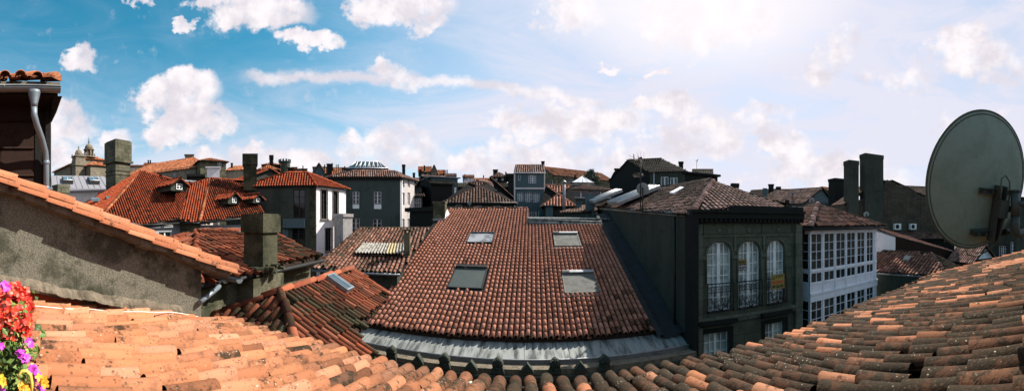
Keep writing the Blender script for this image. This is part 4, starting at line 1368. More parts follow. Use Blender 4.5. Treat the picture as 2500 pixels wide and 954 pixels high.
# lantern
A0, A1 = at2(848, 39.5), at2(946, 39.5)
e_ = (A1 - A0).normalized(); n_ = Vector((-e_.y, e_.x)); L_ = (A1 - A0).length
z0_, z1_ = 39.5 * .168, 39.5 * .192
def lp(a, b, z):
    q = A0 + e_ * a + n_ * b; return Vector((q.x, q.y, z))
i_ = 1.0
bt_ = [lp(0, 0, z0_), lp(L_, 0, z0_), lp(L_, 2.6, z0_), lp(0, 2.6, z0_)]; tp_ = [lp(i_, 1.0, z1_), lp(L_ - i_, 1.0, z1_), lp(L_ - i_, 1.6, z1_), lp(i_, 1.6, z1_)]
g = MB()
for a in range(4):
    b = (a + 1) % 4; g.quad(bt_[a], bt_[b], tp_[b], tp_[a])
g.poly(tp_); lant = g.build('lantern_glazing', 'glass_teal', root, ro)
fr = MB()
for a in range(4):
    b = (a + 1) % 4; fr.tube([bt_[a], bt_[b]], .07, 6); fr.tube([tp_[a], tp_[b]], .06, 6); fr.tube([bt_[a], tp_[a]], .06, 6)
for k in range(6):     # zigzag glazing bars
    x0 = .9 + (L_ - 1.8) * k / 5; xt = i_ + (L_ - 2 * i_) * (k + .5) / 6
    fr.tube([lp(x0, -.01, z0_), lp(xt, .98, z1_)], .045, 5); fr.tube([lp(x0 + .3, -.01, z0_), lp(min(L_ - i_, xt + .5), .98, z1_)], .045, 5)
fr.build('lantern_frame', 'alu_white', root, lant)
mb = MB(); mb.box(lp(L_ / 2, 1.3, z0_ - 1.0), (L_ + .2, 2.8, 1.0), math.atan2(e_.y, e_.x)); mb.build('lantern_curb', 'dark_metal', root, ro)

# ---- tiled roof H with the corrugated patch
def build_house_H():
    e0 = Vector((-10.9, 13.8, -2.5)); e1 = Vector((-7.45, 15.6, -2.5)); t1 = Vector((-7.45, 23.2, -.48)); t0 = Vector((-12.6, 21.8, -.30))
    e0 = at(764, 650, 18.6); e1 = at(978, 671, 16.9); t1 = at(1050, 561, 24.3); t0 = at(880, 553, 25)
    z = (e0.z + e1.z) / 2; e0.z = e1.z = z; z = (t0.z + t1.z) / 2; t0.z = t1.z = z
    root = thing('patched_roof_house', 'low house with corrugated sheet patch and slab-topped chimney on its brown tile roof', 'house', (-9.5, 18, -12))
    rb = MB()
    tiled(rb, [e0, e1, t1, t0], w=.24, l=.40, seg=5, jit=.4, hf=1.1, rk=.34, pan_shade=.85, moss=lambda x, y, z_: .25 + .15 * math.sin(x * 2), seed=21, bt=.1)
    ridge(rb, t0, t1, r=.12, seg=6, moss=.8); ridge(rb, t0, e0, r=.12, seg=6, moss=.4)
    ro = rb.build('roof', ['tile_brown', 'soffit_dark'], root)
    w = MB(); ins = Vector((-10, 19))
    pl = [Vector((p.x, p.y)) for p in (e0, e1, t1, t0)]; pl = [p + (ins - p).normalized() * .5 for p in pl]
    for i in range(4): Face(pl[i], pl[(i + 1) % 4], -12, -2.75 if i == 0 else -2.75, ins).sheet(w)
    w.build('wall', 'wall_dark', root)
    gb = MB(); gb.poly([(pl[3].x, pl[3].y, -2.75), (pl[2].x, pl[2].y, -2.75), (pl[2].x, pl[2].y, t1.z - .1), (pl[3].x, pl[3].y, t0.z - .1)])
    gb.poly([(pl[0].x, pl[0].y, -2.75), (pl[3].x, pl[3].y, -2.75), (pl[3].x, pl[3].y, t0.z - .15)]); gb.build('gable', 'wall_dark', root)
    g = MB(); g.tube([e0 + Vector((0, -.08, -.1)), e1 + Vector((0, -.08, -.1))], .07, 8); g.build('gutter', 'gutter_blue', root)
    # corrugated sheet lying on the slope
    N = (e1 - e0).cross(t0 - e0).normalized()
    if N.z < 0: N = -N
    def onp(px, py):
        d = at(px, py, 1.0); k = (e0.dot(N)) / d.dot(N); return d * k
    c = [onp(868, 626), onp(992, 629), onp(992, 600), onp(890, 598)]
    n = 16
    mb = MB()
    for i in range(n * 4):
        a0, a1 = i / (n * 4), (i + 1) / (n * 4)
        h0, h1 = .16 + .06 * math.cos(a0 * n * 2 * math.pi), .16 + .06 * math.cos(a1 * n * 2 * math.pi)
        mm = 1 if .62 < a0 < .80 else (2 if a0 >= .80 else 0)
        mb.quad(c[0].lerp(c[1], a0) + N * (h0 + .10), c[0].lerp(c[1], a1) + N * (h1 + .10), c[3].lerp(c[2], a1) + N * h1, c[3].lerp(c[2], a0) + N * h0, mm)
    mb.build('corrugated_sheet', ['corrugated', 'corrugated_yellow', 'corrugated'], root, ro)
    b = MB()
    for q in (0, 1):
        b.tube([c[q * 3].lerp(c[2 - q], 0) + N * .08, c[1 + q] + N * .08], .05, 5)
    b.build('sheet_batten', 'brown_wood', root, ro)
    cc = onp(994, 624)
    chimney(root, (cc.x, cc.y, cc.z - .4), .34, .34, .4 + (624 - 560) / 800 * 19.2, R(15), 'wall_mossy', .2, .22, 'slots', ro)
build_house_H()
# ================================================================== CENTRAL HOUSE
def zc(y): return -4.6 + .4 * (y - 13)
def onc(px, py):
    d = at(px, py, 1.0)          # on z = -9.8 + .4 y
    k = -9.8 / (d.z - .4 * d.y)
    return d * k
def build_central():
    root = thing('central_house', 'central house with regular orange tile roof, four roof windows and leaded cornice', 'house', (-1, 19, -12))
    P = [(-7.36, 13), (5.1, 13), (5.1, 24.2), (-.42, 24.2), (-.42, 27.6), (-7.36, 27.6)]
    pts = [Vector((x, y, zc(y))) for x, y in P]
    wins = [[(1147, 570), (1208, 570), (1205, 597), (1140, 594)], [(1350, 572), (1411, 573), (1419, 604), (1354, 603)],
            [(1110, 654), (1189, 656), (1181, 710), (1096, 705)], [(1371, 668), (1451, 668), (1464, 718), (1378, 719)]]
    specs = []
    for w in wins:
        q = [onc(*p) for p in w]
        x0 = (q[0].x + q[3].x) / 2; x1 = (q[1].x + q[2].x) / 2; y0 = (q[2].y + q[3].y) / 2; y1 = (q[0].y + q[1].y) / 2
        specs.append((x0, x1, y0, y1))
    holes = [[(x0, y0 - .1, zc(y0 - .1)), (x1, y0 - .1, zc(y0 - .1)), (x1, y1, zc(y1)), (x0, y1, zc(y1))] for x0, x1, y0, y1 in specs]
    mb = MB()
    def moss(x, y, z): return .0 + .26 * max(0, min(1, (x - 1.2) / 3)) * max(0, min(1, (19 - y) / 4)) + .12 * max(0, (15 - y) / 2)
    tiled(mb, pts, w=.235, l=.385, seg=7, jit=.12, moss=moss, seed=31, holes=holes, hf=1.1, bt=.1, lift=.035, rk=.40, pan_shade=.55, taper=.90, thick=.016)
    ridge(mb, (-7.4, 27.65, zc(27.6) + .03), (-.4, 27.65, zc(27.6) + .03), r=.12, seg=7, moss=.6)
    ro = mb.build('roof', ['tile_main', 'brown_wood'], root)
    vb = MB()      # dark verge strip down the left side and the step at the ridge
    for i in range(14):
        y0, y1 = 13 + i * 14.6 / 14, 13 + (i + 1) * 14.6 / 14
        vb.box8([(-7.62, y0, zc(y0) - .25), (-7.37, y0, zc(y0) - .25), (-7.37, y1, zc(y1) - .25), (-7.62, y1, zc(y1) - .25),
                 (-7.62, y0, zc(y0) + .03), (-7.37, y0, zc(y0) + .03), (-7.37, y1, zc(y1) + .03), (-7.62, y1, zc(y1) + .03)])
    vb.build('verge', 'soffit_dark', root)
    w = MB()
    w.prism([(-7.45, 12.1), (6.2, 12.1), (6.2, 24.2), (-7.45, 24.2)], -12, -5.15)
    for x in (-7.4, 5.06): w.poly([(x, 13, -5.2), (x, 27.6, -5.2), (x, 27.6, zc(27.6) - .12), (x, 13, zc(13) - .12)])
    w.quad((-7.4, 27.6, -12), (6, 27.6, -12), (6, 27.6, -.4), (-7.4, 27.6, -.4)); w.quad((-7.4, 27.61, -1), (-.42, 27.61, -1), (-.42, 27.61, 1.1), (-7.4, 27.61, 1.1))
    w.quad((-.42, 24.2, -.4), (-.42, 27.6, -.4), (-.42, 27.6, zc(27.6) - .1), (-.42, 24.2, zc(24.2) - .05))
    w.build('wall', 'wall_dark', root)
    # ---- roof windows
    lab = ('upper left roof window with a pale glass pane', 'upper right roof window behind a grey shutter', 'lower left roof window behind a dark green shutter', 'lower right roof window behind a mottled grey shutter')
    mt = ('glass_white', 'shutter_grey', 'shutter_green', 'shutter_grey')
    for i, (x0, x1, y0, y1) in enumerate(specs):
        n = Vector((0, -.3714, .9285))
        def q(x, y, h): return Vector((x, y, zc(y))) + n * h
        def b8(m, a0, a1, c0, c1, h0, h1, k=0):
            m.box8([q(a0, c0, h0), q(a1, c0, h0), q(a1, c1, h0), q(a0, c1, h0), q(a0, c0, h1), q(a1, c0, h1), q(a1, c1, h1), q(a0, c1, h1)], k)
        f = MB(); t_ = .07
        b8(f, x0, x0 + t_, y0, y1, -.05, .13); b8(f, x1 - t_, x1, y0, y1, -.05, .13)
        b8(f, x0 + t_, x1 - t_, y0, y0 + t_, -.05, .13); b8(f, x0 + t_, x1 - t_, y1 - .12, y1, -.05, .16)
        b8(f, x0 - .08, x1 + .08, y0 - .22, y0 - .005, .03, .06)
        fo = f.build('roof_window', 'dark_metal' if i in (0, 2) else 'shutter_grey', root, ro); fo['label'] = lab[i]
        p = MB(); b8(p, x0 + t_, x1 - t_, y0 + t_, y1 - .12, .05, .10)
        if i:
            k = 24
            for j in range(k):
                ya = y0 + t_ + (y1 - .12 - y0 - t_) * j / k; yb = ya + (y1 - .12 - y0 - t_) / k * .78
                b8(p, x0 + t_, x1 - t_, ya, yb, .101, .113)
        p.build('pane' if i == 0 else 'shutter', mt[i], root, fo)
        if i:
            bx = MB(); b8(bx, x0 + .02, x1 - .02, y1 - .16, y1 + .06, .161, .22); b8(bx, x0 + .03, x0 + .42, y1 - .14, y1 + .02, .221, .23, 1)
            bx.build('shutter_box', ['dark_metal' if i == 2 else 'zinc_clean', 'dark_metal'], root, fo)
    # ---- flat metal housing behind the lower ridge
    m = MB()
    m.box8([(-.38, 24.25, -.35), (5.6, 24.25, -.35), (5.6, 25.0, -.35), (-.38, 25.0, -.35), (-.38, 24.35, .28), (5.3, 24.35, .05), (5.3, 25.0, .05), (-.38, 25.0, .28)])
    m.tube([(-.3, 24.22, .02), (5.4, 24.22, -.06)], .07, 8); m.tube([(-.3, 24.3, .32), (5.2, 24.3, .10)], .05, 8)
    m.box8([(-.38, 25, .28), (6.0, 25, .28), (6.0, 27.5, .3), (-.38, 27.5, .3), (-.38, 25, .42), (6.0, 25, .40), (6.0, 27.5, .46), (-.38, 27.5, .52)])
    m.build('ridge_housing', 'zinc', root, ro)
    # ---- right-hand lead gutter beside the tall party wall
    g = MB()
    n = 12
    for i in range(n):
        y0, y1 = 12.6 + i * 14 / n, 12.6 + (i + 1) * 14 / n
        for (xa, ha), (xb, hb) in (((5.08, .08), (5.3, .12)), ((5.3, .12), (5.34, -.05)), ((5.34, -.05), (5.60, -.05)), ((5.60, -.05), (6.28, .10))):
            g.quad((xa, y0, zc(y0) + ha), (xb, y0, zc(y0) + hb), (xb, y1 - .01, zc(y1) + hb), (xa, y1 - .01, zc(y1) + ha))
    g.build('valley_gutter', 'lead', root, ro)
    # ---- apron of stained sheet metal below the tiles
    a = MB(); nx = 46
    for i in range(nx):
        x0, x1 = -7.6 + 13.8 * i / nx, -7.6 + 13.8 * (i + 1) / nx
        def pz(x, t_): return -4.72 - .28 * t_ + .012 * math.sin(x * 3.1 + t_ * 4) + .008 * math.sin(x * 7.7)
        for j in range(5):
            t0, t1 = j / 5, (j + 1) / 5
            a.poly([(x0, 13.15 - 1.15 * t0, pz(x0, t0)), (x1, 13.15 - 1.15 * t0, pz(x1, t0)), (x1, 13.15 - 1.15 * t1, pz(x1, t1)), (x0, 13.15 - 1.15 * t1, pz(x0, t1))], 0, True)
    for k in range(7):
        x = -6.6 + k * 2.0 + (k % 2) * .3
        a.box8([(x, 12.02, -5.01), (x + .03, 12.02, -5.01), (x + .03, 13.0, -4.76), (x, 13.0, -4.76), (x, 12.02, -4.975), (x + .03, 12.02, -4.975), (x + .03, 13.0, -4.73), (x, 13.0, -4.73)])
    a.build('apron_flashing', 'zinc', root, ro)
    c = MB()
    c.box8([(-7.7, 11.93, -5.12), (6.25, 11.93, -5.12), (6.25, 12.03, -5.12), (-7.7, 12.03, -5.12), (-7.7, 11.93, -4.97), (6.25, 11.93, -4.97), (6.25, 12.03, -4.99), (-7.7, 12.03, -4.99)])
    c.tube([(-7.7, 11.90, -4.97), (6.25, 11.90, -4.97)], .035, 8)
    c.build('gutter', 'zinc_clean', root, ro)
    # white flashing corner at the left end
    f = MB()
    f.poly([(-7.95, 11.75, -4.9), (-7.3, 11.9, -4.93), (-7.3, 13.3, -4.5), (-7.75, 13.6, -4.40)]); f.poly([(-7.95, 11.75, -4.9), (-7.75, 13.6, -4.40), (-7.8, 13.6, -5.2), (-8.0, 11.75, -5.6)])
    f.build('corner_flashing', 'zinc_clean', root, ro)
    k = MB()
    k.box8([(-7.8, 11.25, -5.42), (6.25, 11.25, -5.42), (6.25, 12.1, -5.42), (-7.8, 12.1, -5.42), (-7.8, 11.25, -5.28), (6.25, 11.25, -5.28), (6.25, 12.1, -5.28), (-7.8, 12.1, -5.28)])
    k.build('cornice', 'wall_dark', root); k = MB()
    k.box8([(-7.8, 11.42, -5.28), (6.25, 11.42, -5.28), (6.25, 11.92, -5.28), (-7.8, 11.92, -5.28), (-7.8, 11.42, -5.10), (6.25, 11.42, -5.10), (6.25, 11.92, -5.10), (-7.8, 11.92, -5.10)])
    k.build('parapet_band', 'mortar', root); k = MB()
    k.box8([(-7.7, 11.5, -5.62), (6.25, 11.5, -5.62), (6.25, 12.1, -5.62), (-7.7, 12.1, -5.62), (-7.7, 11.5, -5.421), (6.25, 11.5, -5.421), (6.25, 12.1, -5.421), (-7.7, 12.1, -5.421)])
    k.build('bed_moulding', 'wall_dark', root)
    # crest ornaments along the cornice: round palmettes and small gables in turn
    pal = [955, 1085, 1215, 1355, 1476]; tri_ = [1020, 1150, 1287, 1417]
    for px in pal:
        p = aty(px, 880, 11.36); o = MB()
        R_ = .19; z0 = -5.20
        prof = [(-.26, 0), (-.26, .10), (-.20, .14)]
        ring = [(-.24, 0)] + [(-R_ * math.cos(t_) * (1 + .05 * math.cos(t_ * 10)), .30 + R_ * 1.1 * math.sin(t_) + .02 * math.sin(t_ * 5)) for t_ in np.linspace(-.35, math.pi + .35, 18)] + [(.24, 0)]
        fr = [(p.x + a_, 11.30, z0 + b_) for a_, b_ in ring]; bk = [(p.x + a_, 11.48, z0 + b_) for a_, b_ in ring]
        o.poly(fr); o.poly(bk[::-1])
        for i in range(len(ring)):
            j = (i + 1) % len(ring); o.quad(fr[i], fr[j], bk[j], bk[i])
        for q in range(7):    # carved fan
            t_ = math.pi * (q + .5) / 7
            o.tube([(p.x, 11.28, z0 + .18), (p.x - .19 * math.cos(t_), 11.27, z0 + .30 + .2 * math.sin(t_))], [.02, .032], 6)
        o.lathe((p.x, 11.32, z0 + .12), [(.07, 0), (.09, .05), (.05, .1)], 10)
        o.build('crest_ornament', 'wall_dark', root)
    for px in tri_:
        p = aty(px, 885, 11.36); o = MB(); z0 = -5.16
        ring = [(-.23, 0), (-.2, .08), (0, .33), (.2, .08), (.23, 0)]
        fr = [(p.x + a_, 11.29, z0 + b_) for a_, b_ in ring]; bk = [(p.x + a_, 11.5, z0 + b_) for a_, b_ in ring]
        o.poly(fr); o.poly(bk[::-1])
        for i in range(5):
            j = (i + 1) % 5; o.quad(fr[i], fr[j], bk[j], bk[i])
        o.build('crest_gable', 'wall_dark', root)
    fz = MB()
    fz.box8([(-7.6, 11.72, -6.3), (6.2, 11.72, -6.3), (6.2, 12.2, -6.3), (-7.6, 12.2, -6.3), (-7.6, 11.72, -5.63), (6.2, 11.72, -5.63), (6.2, 12.2, -5.63), (-7.6, 12.2, -5.63)])
    fz.box8([(-7.6, 11.66, -6.42), (6.2, 11.66, -6.42), (6.2, 12.2, -6.42), (-7.6, 12.2, -6.42), (-7.6, 11.66, -6.31), (6.2, 11.66, -6.31), (6.2, 12.2, -6.31), (-7.6, 12.2, -6.31)])
    fz.build('frieze', 'stone_far', root)
    for px in (935, 1005, 1080, 1153, 1216, 1283, 1350, 1410, 1480, 1545):
        p = aty(px, 900, 11.7); o = MB()
        for r_, d_ in ((.13, .03), (.09, .05), (.045, .08)):
            n_ = 14; ring = [(p.x + r_ * math.cos(2 * math.pi * q / n_), -5.95 + r_ * math.sin(2 * math.pi * q / n_)) for q in range(n_)]
            fr = [(a_, 11.715 - d_, b_) for a_, b_ in ring]; bk = [(a_, 11.72, b_) for a_, b_ in ring]
            o.poly(fr)
            for i in range(n_): o.quad(fr[i], fr[(i + 1) % n_], bk[(i + 1) % n_], bk[i])
        o.build('rosette', 'black_stone', root)
    # mossy chimney at the top left corner
    chimney(root, (-7.42, 25.6, -1.6), .95, .95, 3.35, R(6), 'wall_mossy', .14, .08, 'cap', ro)
    f = MB(); f.poly([(-7.0, 24.9, zc(24.9) + .12), (-6.75, 25.0, zc(25) + .1), (-6.7, 26.0, zc(26) + .12), (-6.95, 26.1, zc(26.1) + .5)]); f.box((-7.3, 24.95, zc(25) + .02), (1.0, .25, .14)); f.build('chimney_flashing', 'zinc_clean', root, ro)
build_central()

# ================================================================== STONE TOWNHOUSE with arched windows
def arch_window(root, fc, rect, label, nx=4, ny=6):
    a, b, c, d = rect
    fc.holes.append((a, b, c, d))
    D = .20
    g = MB(); fc.bx(g, a, b, c, d, -D, -D + .02)
    w = g.build('window', 'glass_curtain_glare', root); w['label'] = label
    fr = MB(); f0, f1 = -D + .022, -D + .08
    W = b - a; fw = .055
    fc.bx(fr, a, a + fw, c, d, f0, f1); fc.bx(fr, b - fw, b, c, d, f0, f1); fc.bx(fr, a + fw, b - fw, d - fw, d, f0, f1); fc.bx(fr, a + fw, b - fw, c, c + .1, f0, f1)
    mid = (a + b) / 2
    fc.bx(fr, mid - .075, mid + .075, c + .1, d - fw, f0, f1 + .01)
    for k in (1, 3):
        x = a + fw + (W - 2 * fw) * k / 4; fc.bx(fr, x - .016, x + .016, c + .1, d - fw, f0, f1 - .01)
    for j in range(1, ny):
        z = c + .1 + (d - c - .15) * j / ny
        fc.bx(fr, a + fw, b - fw, z - .018, z + .018, f0, f1 - .015)
    fr.build('window_frame', 'white_paint_shade', root, w)
    # curtains and white pane reflections are put into the glass colour, rounded head in stone
    st = MB()
    for s_ in (0, 1):
        prof = []
        for t_ in np.linspace(0, math.pi / 2, 8):
            u = .40 * W * (1 - math.sin(t_)); v = .55 * (1 - math.cos(t_))
            prof.append((u, v))
        # polygon: corner, along the top, curve, down the side
        base = [(0, 0), (.40 * W, 0)] + prof[1:-1] + [(0, .55)]
        pts = [((a + u) if s_ == 0 else (b - u), d - v) for u, v in base]
        fr_ = [fc.p(u, z, .0) for u, z in pts]; bk = [fc.p(u, z, -D + .1) for u, z in pts]
        st.poly([fc.p(u, z, -.002) for u, z in pts]); st.poly(bk[::-1])
        for i in range(len(pts)):
            j = (i + 1) % len(pts); st.quad(fr_[i], fr_[j], bk[j], bk[i])
        # moulding following the arch
        arc = [((a + u) if s_ == 0 else (b - u), d - v) for u, v in [(.40 * W, 0)] + prof[1:-1] + [(0, .55)]]
        arc = [((u - .06) if s_ == 0 else (u + .06), z + .05) for u, z in arc]
        arc.insert(0, (mid, d + .06)); arc.append((arc[-1][0], c + 1.2))
        st.tube([fc.p(u, z, .02) for u, z in arc], .04, 6)
    st.build('arch_head', 'ashlar_trim', root, w)
    return w
def railing(root, fc, a, b, z0, h, label, win):
    mb = MB(); n = .16
    def T(pts, r=.016): mb.tube([fc.p(u, z, n) for u, z in pts], r, 5)
    T([(a, z0 + h), (b, z0 + h)], .022); T([(a, z0 + h - .13), (b, z0 + h - .13)]); T([(a, z0 + .04), (b, z0 + .04)], .018); T([(a, z0 + h - .36), (b, z0 + h - .36)])
    for u in (a, b):
        T([(u, z0), (u, z0 + h)], .02); mb.tube([fc.p(u, z0 + h, n), fc.p(u, z0 + h, 0)], .016, 5); mb.tube([fc.p(u, z0 + .05, n), fc.p(u, z0 + .05, 0)], .016, 5)
    W = b - a; m = (a + b) / 2
    k = 7
    for i in range(k):      # small rings between the top rails
        u = a + W * (i + .5) / k; r_ = .055
        T([(u + r_ * math.cos(t), z0 + h - .245 + r_ * math.sin(t)) for t in np.linspace(0, 2 * math.pi, 11)], .008)
        T([(a + W * i / k, z0 + h - .36), (a + W * i / k, z0 + h)], .008)
    def spiral(cx, cz, r0, turns, dirn, st):
        return [(cx + r0 * (1 - t * .8) * math.cos(st + dirn * t * turns * 2 * math.pi), cz + r0 * (1 - t * .8) * math.sin(st + dirn * t * turns * 2 * math.pi)) for t in np.linspace(0, 1, 16)]
    for s_ in (-1, 1):
        for q, (du, dz, r_) in enumerate(((.12, .52, .10), (.30, .46, .10), (.40, .22, .09), (.22, .22, .09), (.10, .30, .07), (.38, .60, .06))):
            du *= W / 1.05
            T(spiral(m + s_ * du, z0 + dz, r_, 1.4, s_, -math.pi / 2), .013)
            T([(m, z0 + .05), (m + s_ * du * .4, z0 + dz * .35), (m + s_ * du, z0 + dz - r_)], .012)
        for t in (.25, .45):
            T([(m + s_ * W * t, z0 + .05), (m + s_ * W * t, z0 + h - .36)], .009)
    T([(m, z0 + .04), (m, z0 + h - .36)], .012)
    o = mb.build('balcony_railing', 'iron', root, win)
    return o
def text(parent, root, s, loc, fc, size, mat, w=None):
    cu = bpy.data.curves.new('lettering', 'FONT'); cu.body = s; cu.size = size; cu.align_x = 'CENTER'; cu.extrude = .004; cu.offset = size * .03
    cu.materials.append(M[mat])
    o = bpy.data.objects.new('lettering', cu); COL.objects.link(o); o.parent = parent
    o.location = Vector(loc) - Vector(root.location)
    ex = Vector((fc.e.x, fc.e.y, 0)); up = Vector((0, 0, 1)); n = ex.cross(up)
    from mathutils import Matrix
    bpy.context.view_layer.update()
    me = bpy.data.meshes.new_from_object(o)
    bpy.data.objects.remove(o)
    o = bpy.data.objects.new('lettering', me); COL.objects.link(o); o.parent = parent
    o.location = Vector(loc) - Vector(root.location)
    o.rotation_euler = Matrix((ex, up, n)).transposed().to_euler()
    if w:
        bpy.context.view_layer.update()
        k = w / max(.01, o.dimensions.x); o.scale = (k, 1, 1)
    return o

def build_townhouse():
    P0 = Vector((6.3, 11.9)); P1 = Vector((11.75, 11.0)); Q0 = Vector((6.3, 33.0)); Q1 = Vector((13.5, 26))
    ins = Vector((9.5, 18))
    root = thing('stone_townhouse', 'dark stone townhouse with arched windows, iron balconies and rental signs', 'house', (9.5, 17, -12))
    fc = Face(P0, P1, -12, .02, ins)
    wl = []
    zt, zb = at(1755, 591, 14.05).z, at(1755, 757, 14.05).z
    rects = []
    for px0, px1, lb in ((1727, 1785, 'arched window nearest the corner'), (1803, 1855, 'middle arched window with a rental notice'), (1873, 1915, 'arched window with a yellow sign on its balcony')):
        a, b, _, _ = fc.rect(px0, 600, px1, 700)
        if a > b: a, b = b, a
        w = arch_window(root, fc, (a, b, zb, zt), lb); rects.append((a, b, w))
        railing(root, fc, a - .04, b + .04, zb - .02, 1.22, '', w)
    for px0, px1 in ((1718, 1780), (1868, 1915)):
        a, b, _, _ = fc.rect(px0, 820, px1, 900)
        z1 = at(1750, 809, 14.0).z
        w = window(root, fc, (a, b, z1 - 2.5, z1), 4, 6, 'white_paint_shade', 'glass_curtain_glare', .055, True, .26, .03)
        s = MB(); fc.bx(s, a - .28, b + .28, z1 + .42, z1 + .58, .003, .30); fc.bx(s, a - .2, b + .2, z1 + .34, z1 + .42, .003, .15)
        fc.bx(s, a - .18, a - .02, z1 - 2.5, z1 + .2, .003, .05); fc.bx(s, b + .02, b + .18, z1 - 2.5, z1 + .2, .003, .05); fc.bx(s, a - .02, b + .02, z1 + .02, z1 + .2, .003, .05)
        s.build('window_hood', 'black_stone', root, w)
    mb = MB(); fc.sheet(mb, depth=.21)
    mb.build('wall', 'ashlar_green', root)
    # mouldings, pilasters, panels
    d = MB()
    zs = at(1755, 768, 14.05).z
    fc.bx(d, 0, fc.L, zs - .12, zs, .003, .16); fc.bx(d, 0, fc.L, zs - .28, zs - .12, .003, .09)
    zq = at(1755, 576, 14.05).z
    fc.bx(d, .3, fc.L - .1, zq - .03, zq + .03, .003, .05)
    fc.bx(d, .0, .42, -12, -.05, .003, .14); fc.bx(d, fc.L - .40, fc.L, -12, -.05, .003, .14)
    zbot = at(1755, 600, 14.05).z
    cx = [(.52, rects[0][1] + .12), (rects[0][1] + .18, rects[1][1] + .1), (rects[1][1] + .16, fc.L - .5)]
    for a, b in cx:       # sunk panels, each with a lozenge
        for u in (a, b): fc.bx(d, u - .02, u + .02, zq + .03, -.02, .003, .035)
        m = (a + b) / 2; zz = (zq - .03) / 2
        d.box8([fc.p(m - .13, zz, .003), fc.p(m, zz - .17, .003), fc.p(m + .13, zz, .003), fc.p(m, zz + .17, .003),
                fc.p(m - .09, zz, .05), fc.p(m, zz - .12, .05), fc.p(m + .09, zz, .05), fc.p(m, zz + .12, .05)])
    for i in range(2):    # capital blocks between the arches
        m = (rects[i][1] + rects[i + 1][0]) / 2; wd = (rects[i + 1][0] - rects[i][1]) * .42
        fc.bx(d, m - wd, m + wd, zt - .72, zt - .58, .003, .07); fc.bx(d, m - .05, m + .05, zt - .4, zq, .003, .06)
    fc.bx(d, rects[0][0] - .36, rects[0][0] - .1, zt - .72, zt - .58, .003, .07); fc.bx(d, rects[2][1] + .1, rects[2][1] + .36, zt - .72, zt - .58, .003, .07)
    d.build('mouldings', 'ashlar_trim', root)
    c = MB()
    fc.bx(c, -.05, fc.L - .02, .02, .20, -.3, .22); fc.bx(c, -.10, fc.L - .04, .20, .44, -.3, .36); fc.bx(c, -.12, fc.L - .02, .44, .56, -.3, .44)
    fc.bx(c, 1.8, fc.L - .1, .56, .76, -.3, .36)
    n = 26
    for i in range(n):
        u = .1 + (fc.L - .2) * i / (n - 1); fc.bx(c, u - .05, u + .05, .06, .199, .221, .32)
    c.build('cornice', 'black_stone', root)
    # party wall facing left
    zE = lambda y: .36 + (y - 11.9) * .058
    w = MB(); ys = np.linspace(11.9, 33, 16)
    for a, b in zip(ys[:-1], ys[1:]): w.quad((6.3, a, -12), (6.3, b, -12), (6.3, b, zE(b)), (6.3, a, zE(a)))
    w.quad((Q0.x, Q0.y, -12), (Q1.x + 2, Q1.y + 5, -12), (Q1.x + 2, Q1.y + 5, 1.5), (Q0.x, Q0.y, 1.5))
    w.quad((P1.x, P1.y, -12), (15.5, 31, -12), (15.5, 31, .5), (P1.x, P1.y, .0))
    w.build('party_wall', 'wall_dark', root)
    g = MB(); g.tube([(6.22, 11.9, .40), (6.22, 22, .40 + 10.1 * .058), (6.22, 33, .40 + 21.1 * .058)], .06, 8); g.tube([(6.27, 11.9, .27), (6.27, 33, .27 + 21.1 * .058)], .04, 6)
    g.build('gutter', 'zinc', root)
    q = MB(); q.box8([(6.18, 11.55, -12), (6.42, 11.55, -12), (6.42, 12.3, -12), (6.18, 12.3, -12), (6.18, 11.55, .42), (6.42, 11.55, .42), (6.42, 12.3, .42), (6.18, 12.3, .42)]); q.build('corner_pier', 'black_stone', root)
    q = MB(); q.tube([(6.12, 13.2, -6), (6.12, 13.2, .3)], .06, 8); q.build('downpipe', 'dark_metal', root)
    # roof: apex and long ridge going back
    A = at(1741, 444, 19.2); Rb = at(1560, 461, 26.8); Bk = Vector((6.2, 33, zE(33) + .05))
    C0 = Vector((6.2, 11.7, .42)); C1 = Vector((12.2, 10.95, .42))
    C1 = at(1925, 508, 16.6)
    ro_ = MB()
    kw = dict(w=.235, l=.40, seg=6, jit=.12, hf=1.1, rk=.33, pan_shade=.8)
    tiled(ro_, [C0, Vector((6.2, 22, zE(22) + .05)), Bk, Rb, A], moss=lambda x, y, z: .3 + .25 * (z > 1.2), seed=41, bt=.08, **kw)
    tiled(ro_, [C0 + Vector((.2, 0, 0)), C1, A], moss=lambda x, y, z: .1, seed=42, bt=.08, **kw)
    back = [Vector((15.5, 30, .6)), Rb, A, C1]
    tiled(ro_, [C1, Vector((15.3, 27, .5)), Rb, A], w=.3, l=.6, seg=4, pans=False)
    rd = MB(); ridge(rd, A, C0 + Vector((.1, .1, .05)), r=.17, l=.40, seg=9, moss=0, jit=.4, rise=.08); rd.build('ridge_tiles', 'tile_pink', root); ridge(ro_, A, C1, r=.09, seg=6, moss=.8); ridge(ro_, A, Rb, r=.07, seg=6, moss=.8)
    ro = ro_.build('roof', ['tile_dusty', 'soffit_dark'], root)
    # sloping glazed strips with metal hoods on the left slope
    N = (Rb - A).cross(C0 - A).normalized()
    if N.z < 0: N = -N
    def onp(px, py, h=0):
        d_ = at(px, py, 1); k = A.dot(N) / d_.dot(N); return d_ * k + N * h
    for (b0, b1, t1, t0), lb in ((((1484, 498), (1512, 500), (1615, 460), (1588, 458)), ''), (((1436, 494), (1450, 496), (1521, 468), (1505, 466)), '')):
        p = [onp(*b0), onp(*b1), onp(*t1), onp(*t0)]
        h = .20
        s = MB(); s.box8(p + [q_ + N * h for q_ in p])
        so_ = s.build('rooflight', 'zinc_clean', root, ro)
        k = MB()
        for t in (.08, .36, .64, .92):
            a = p[0].lerp(p[1], t) + N * (h + .03); b = p[3].lerp(p[2], t) + N * (h + .03); k.tube([a, b], .035, 4)
        k.build('glazing_bar', 'alu_white', root, so_)
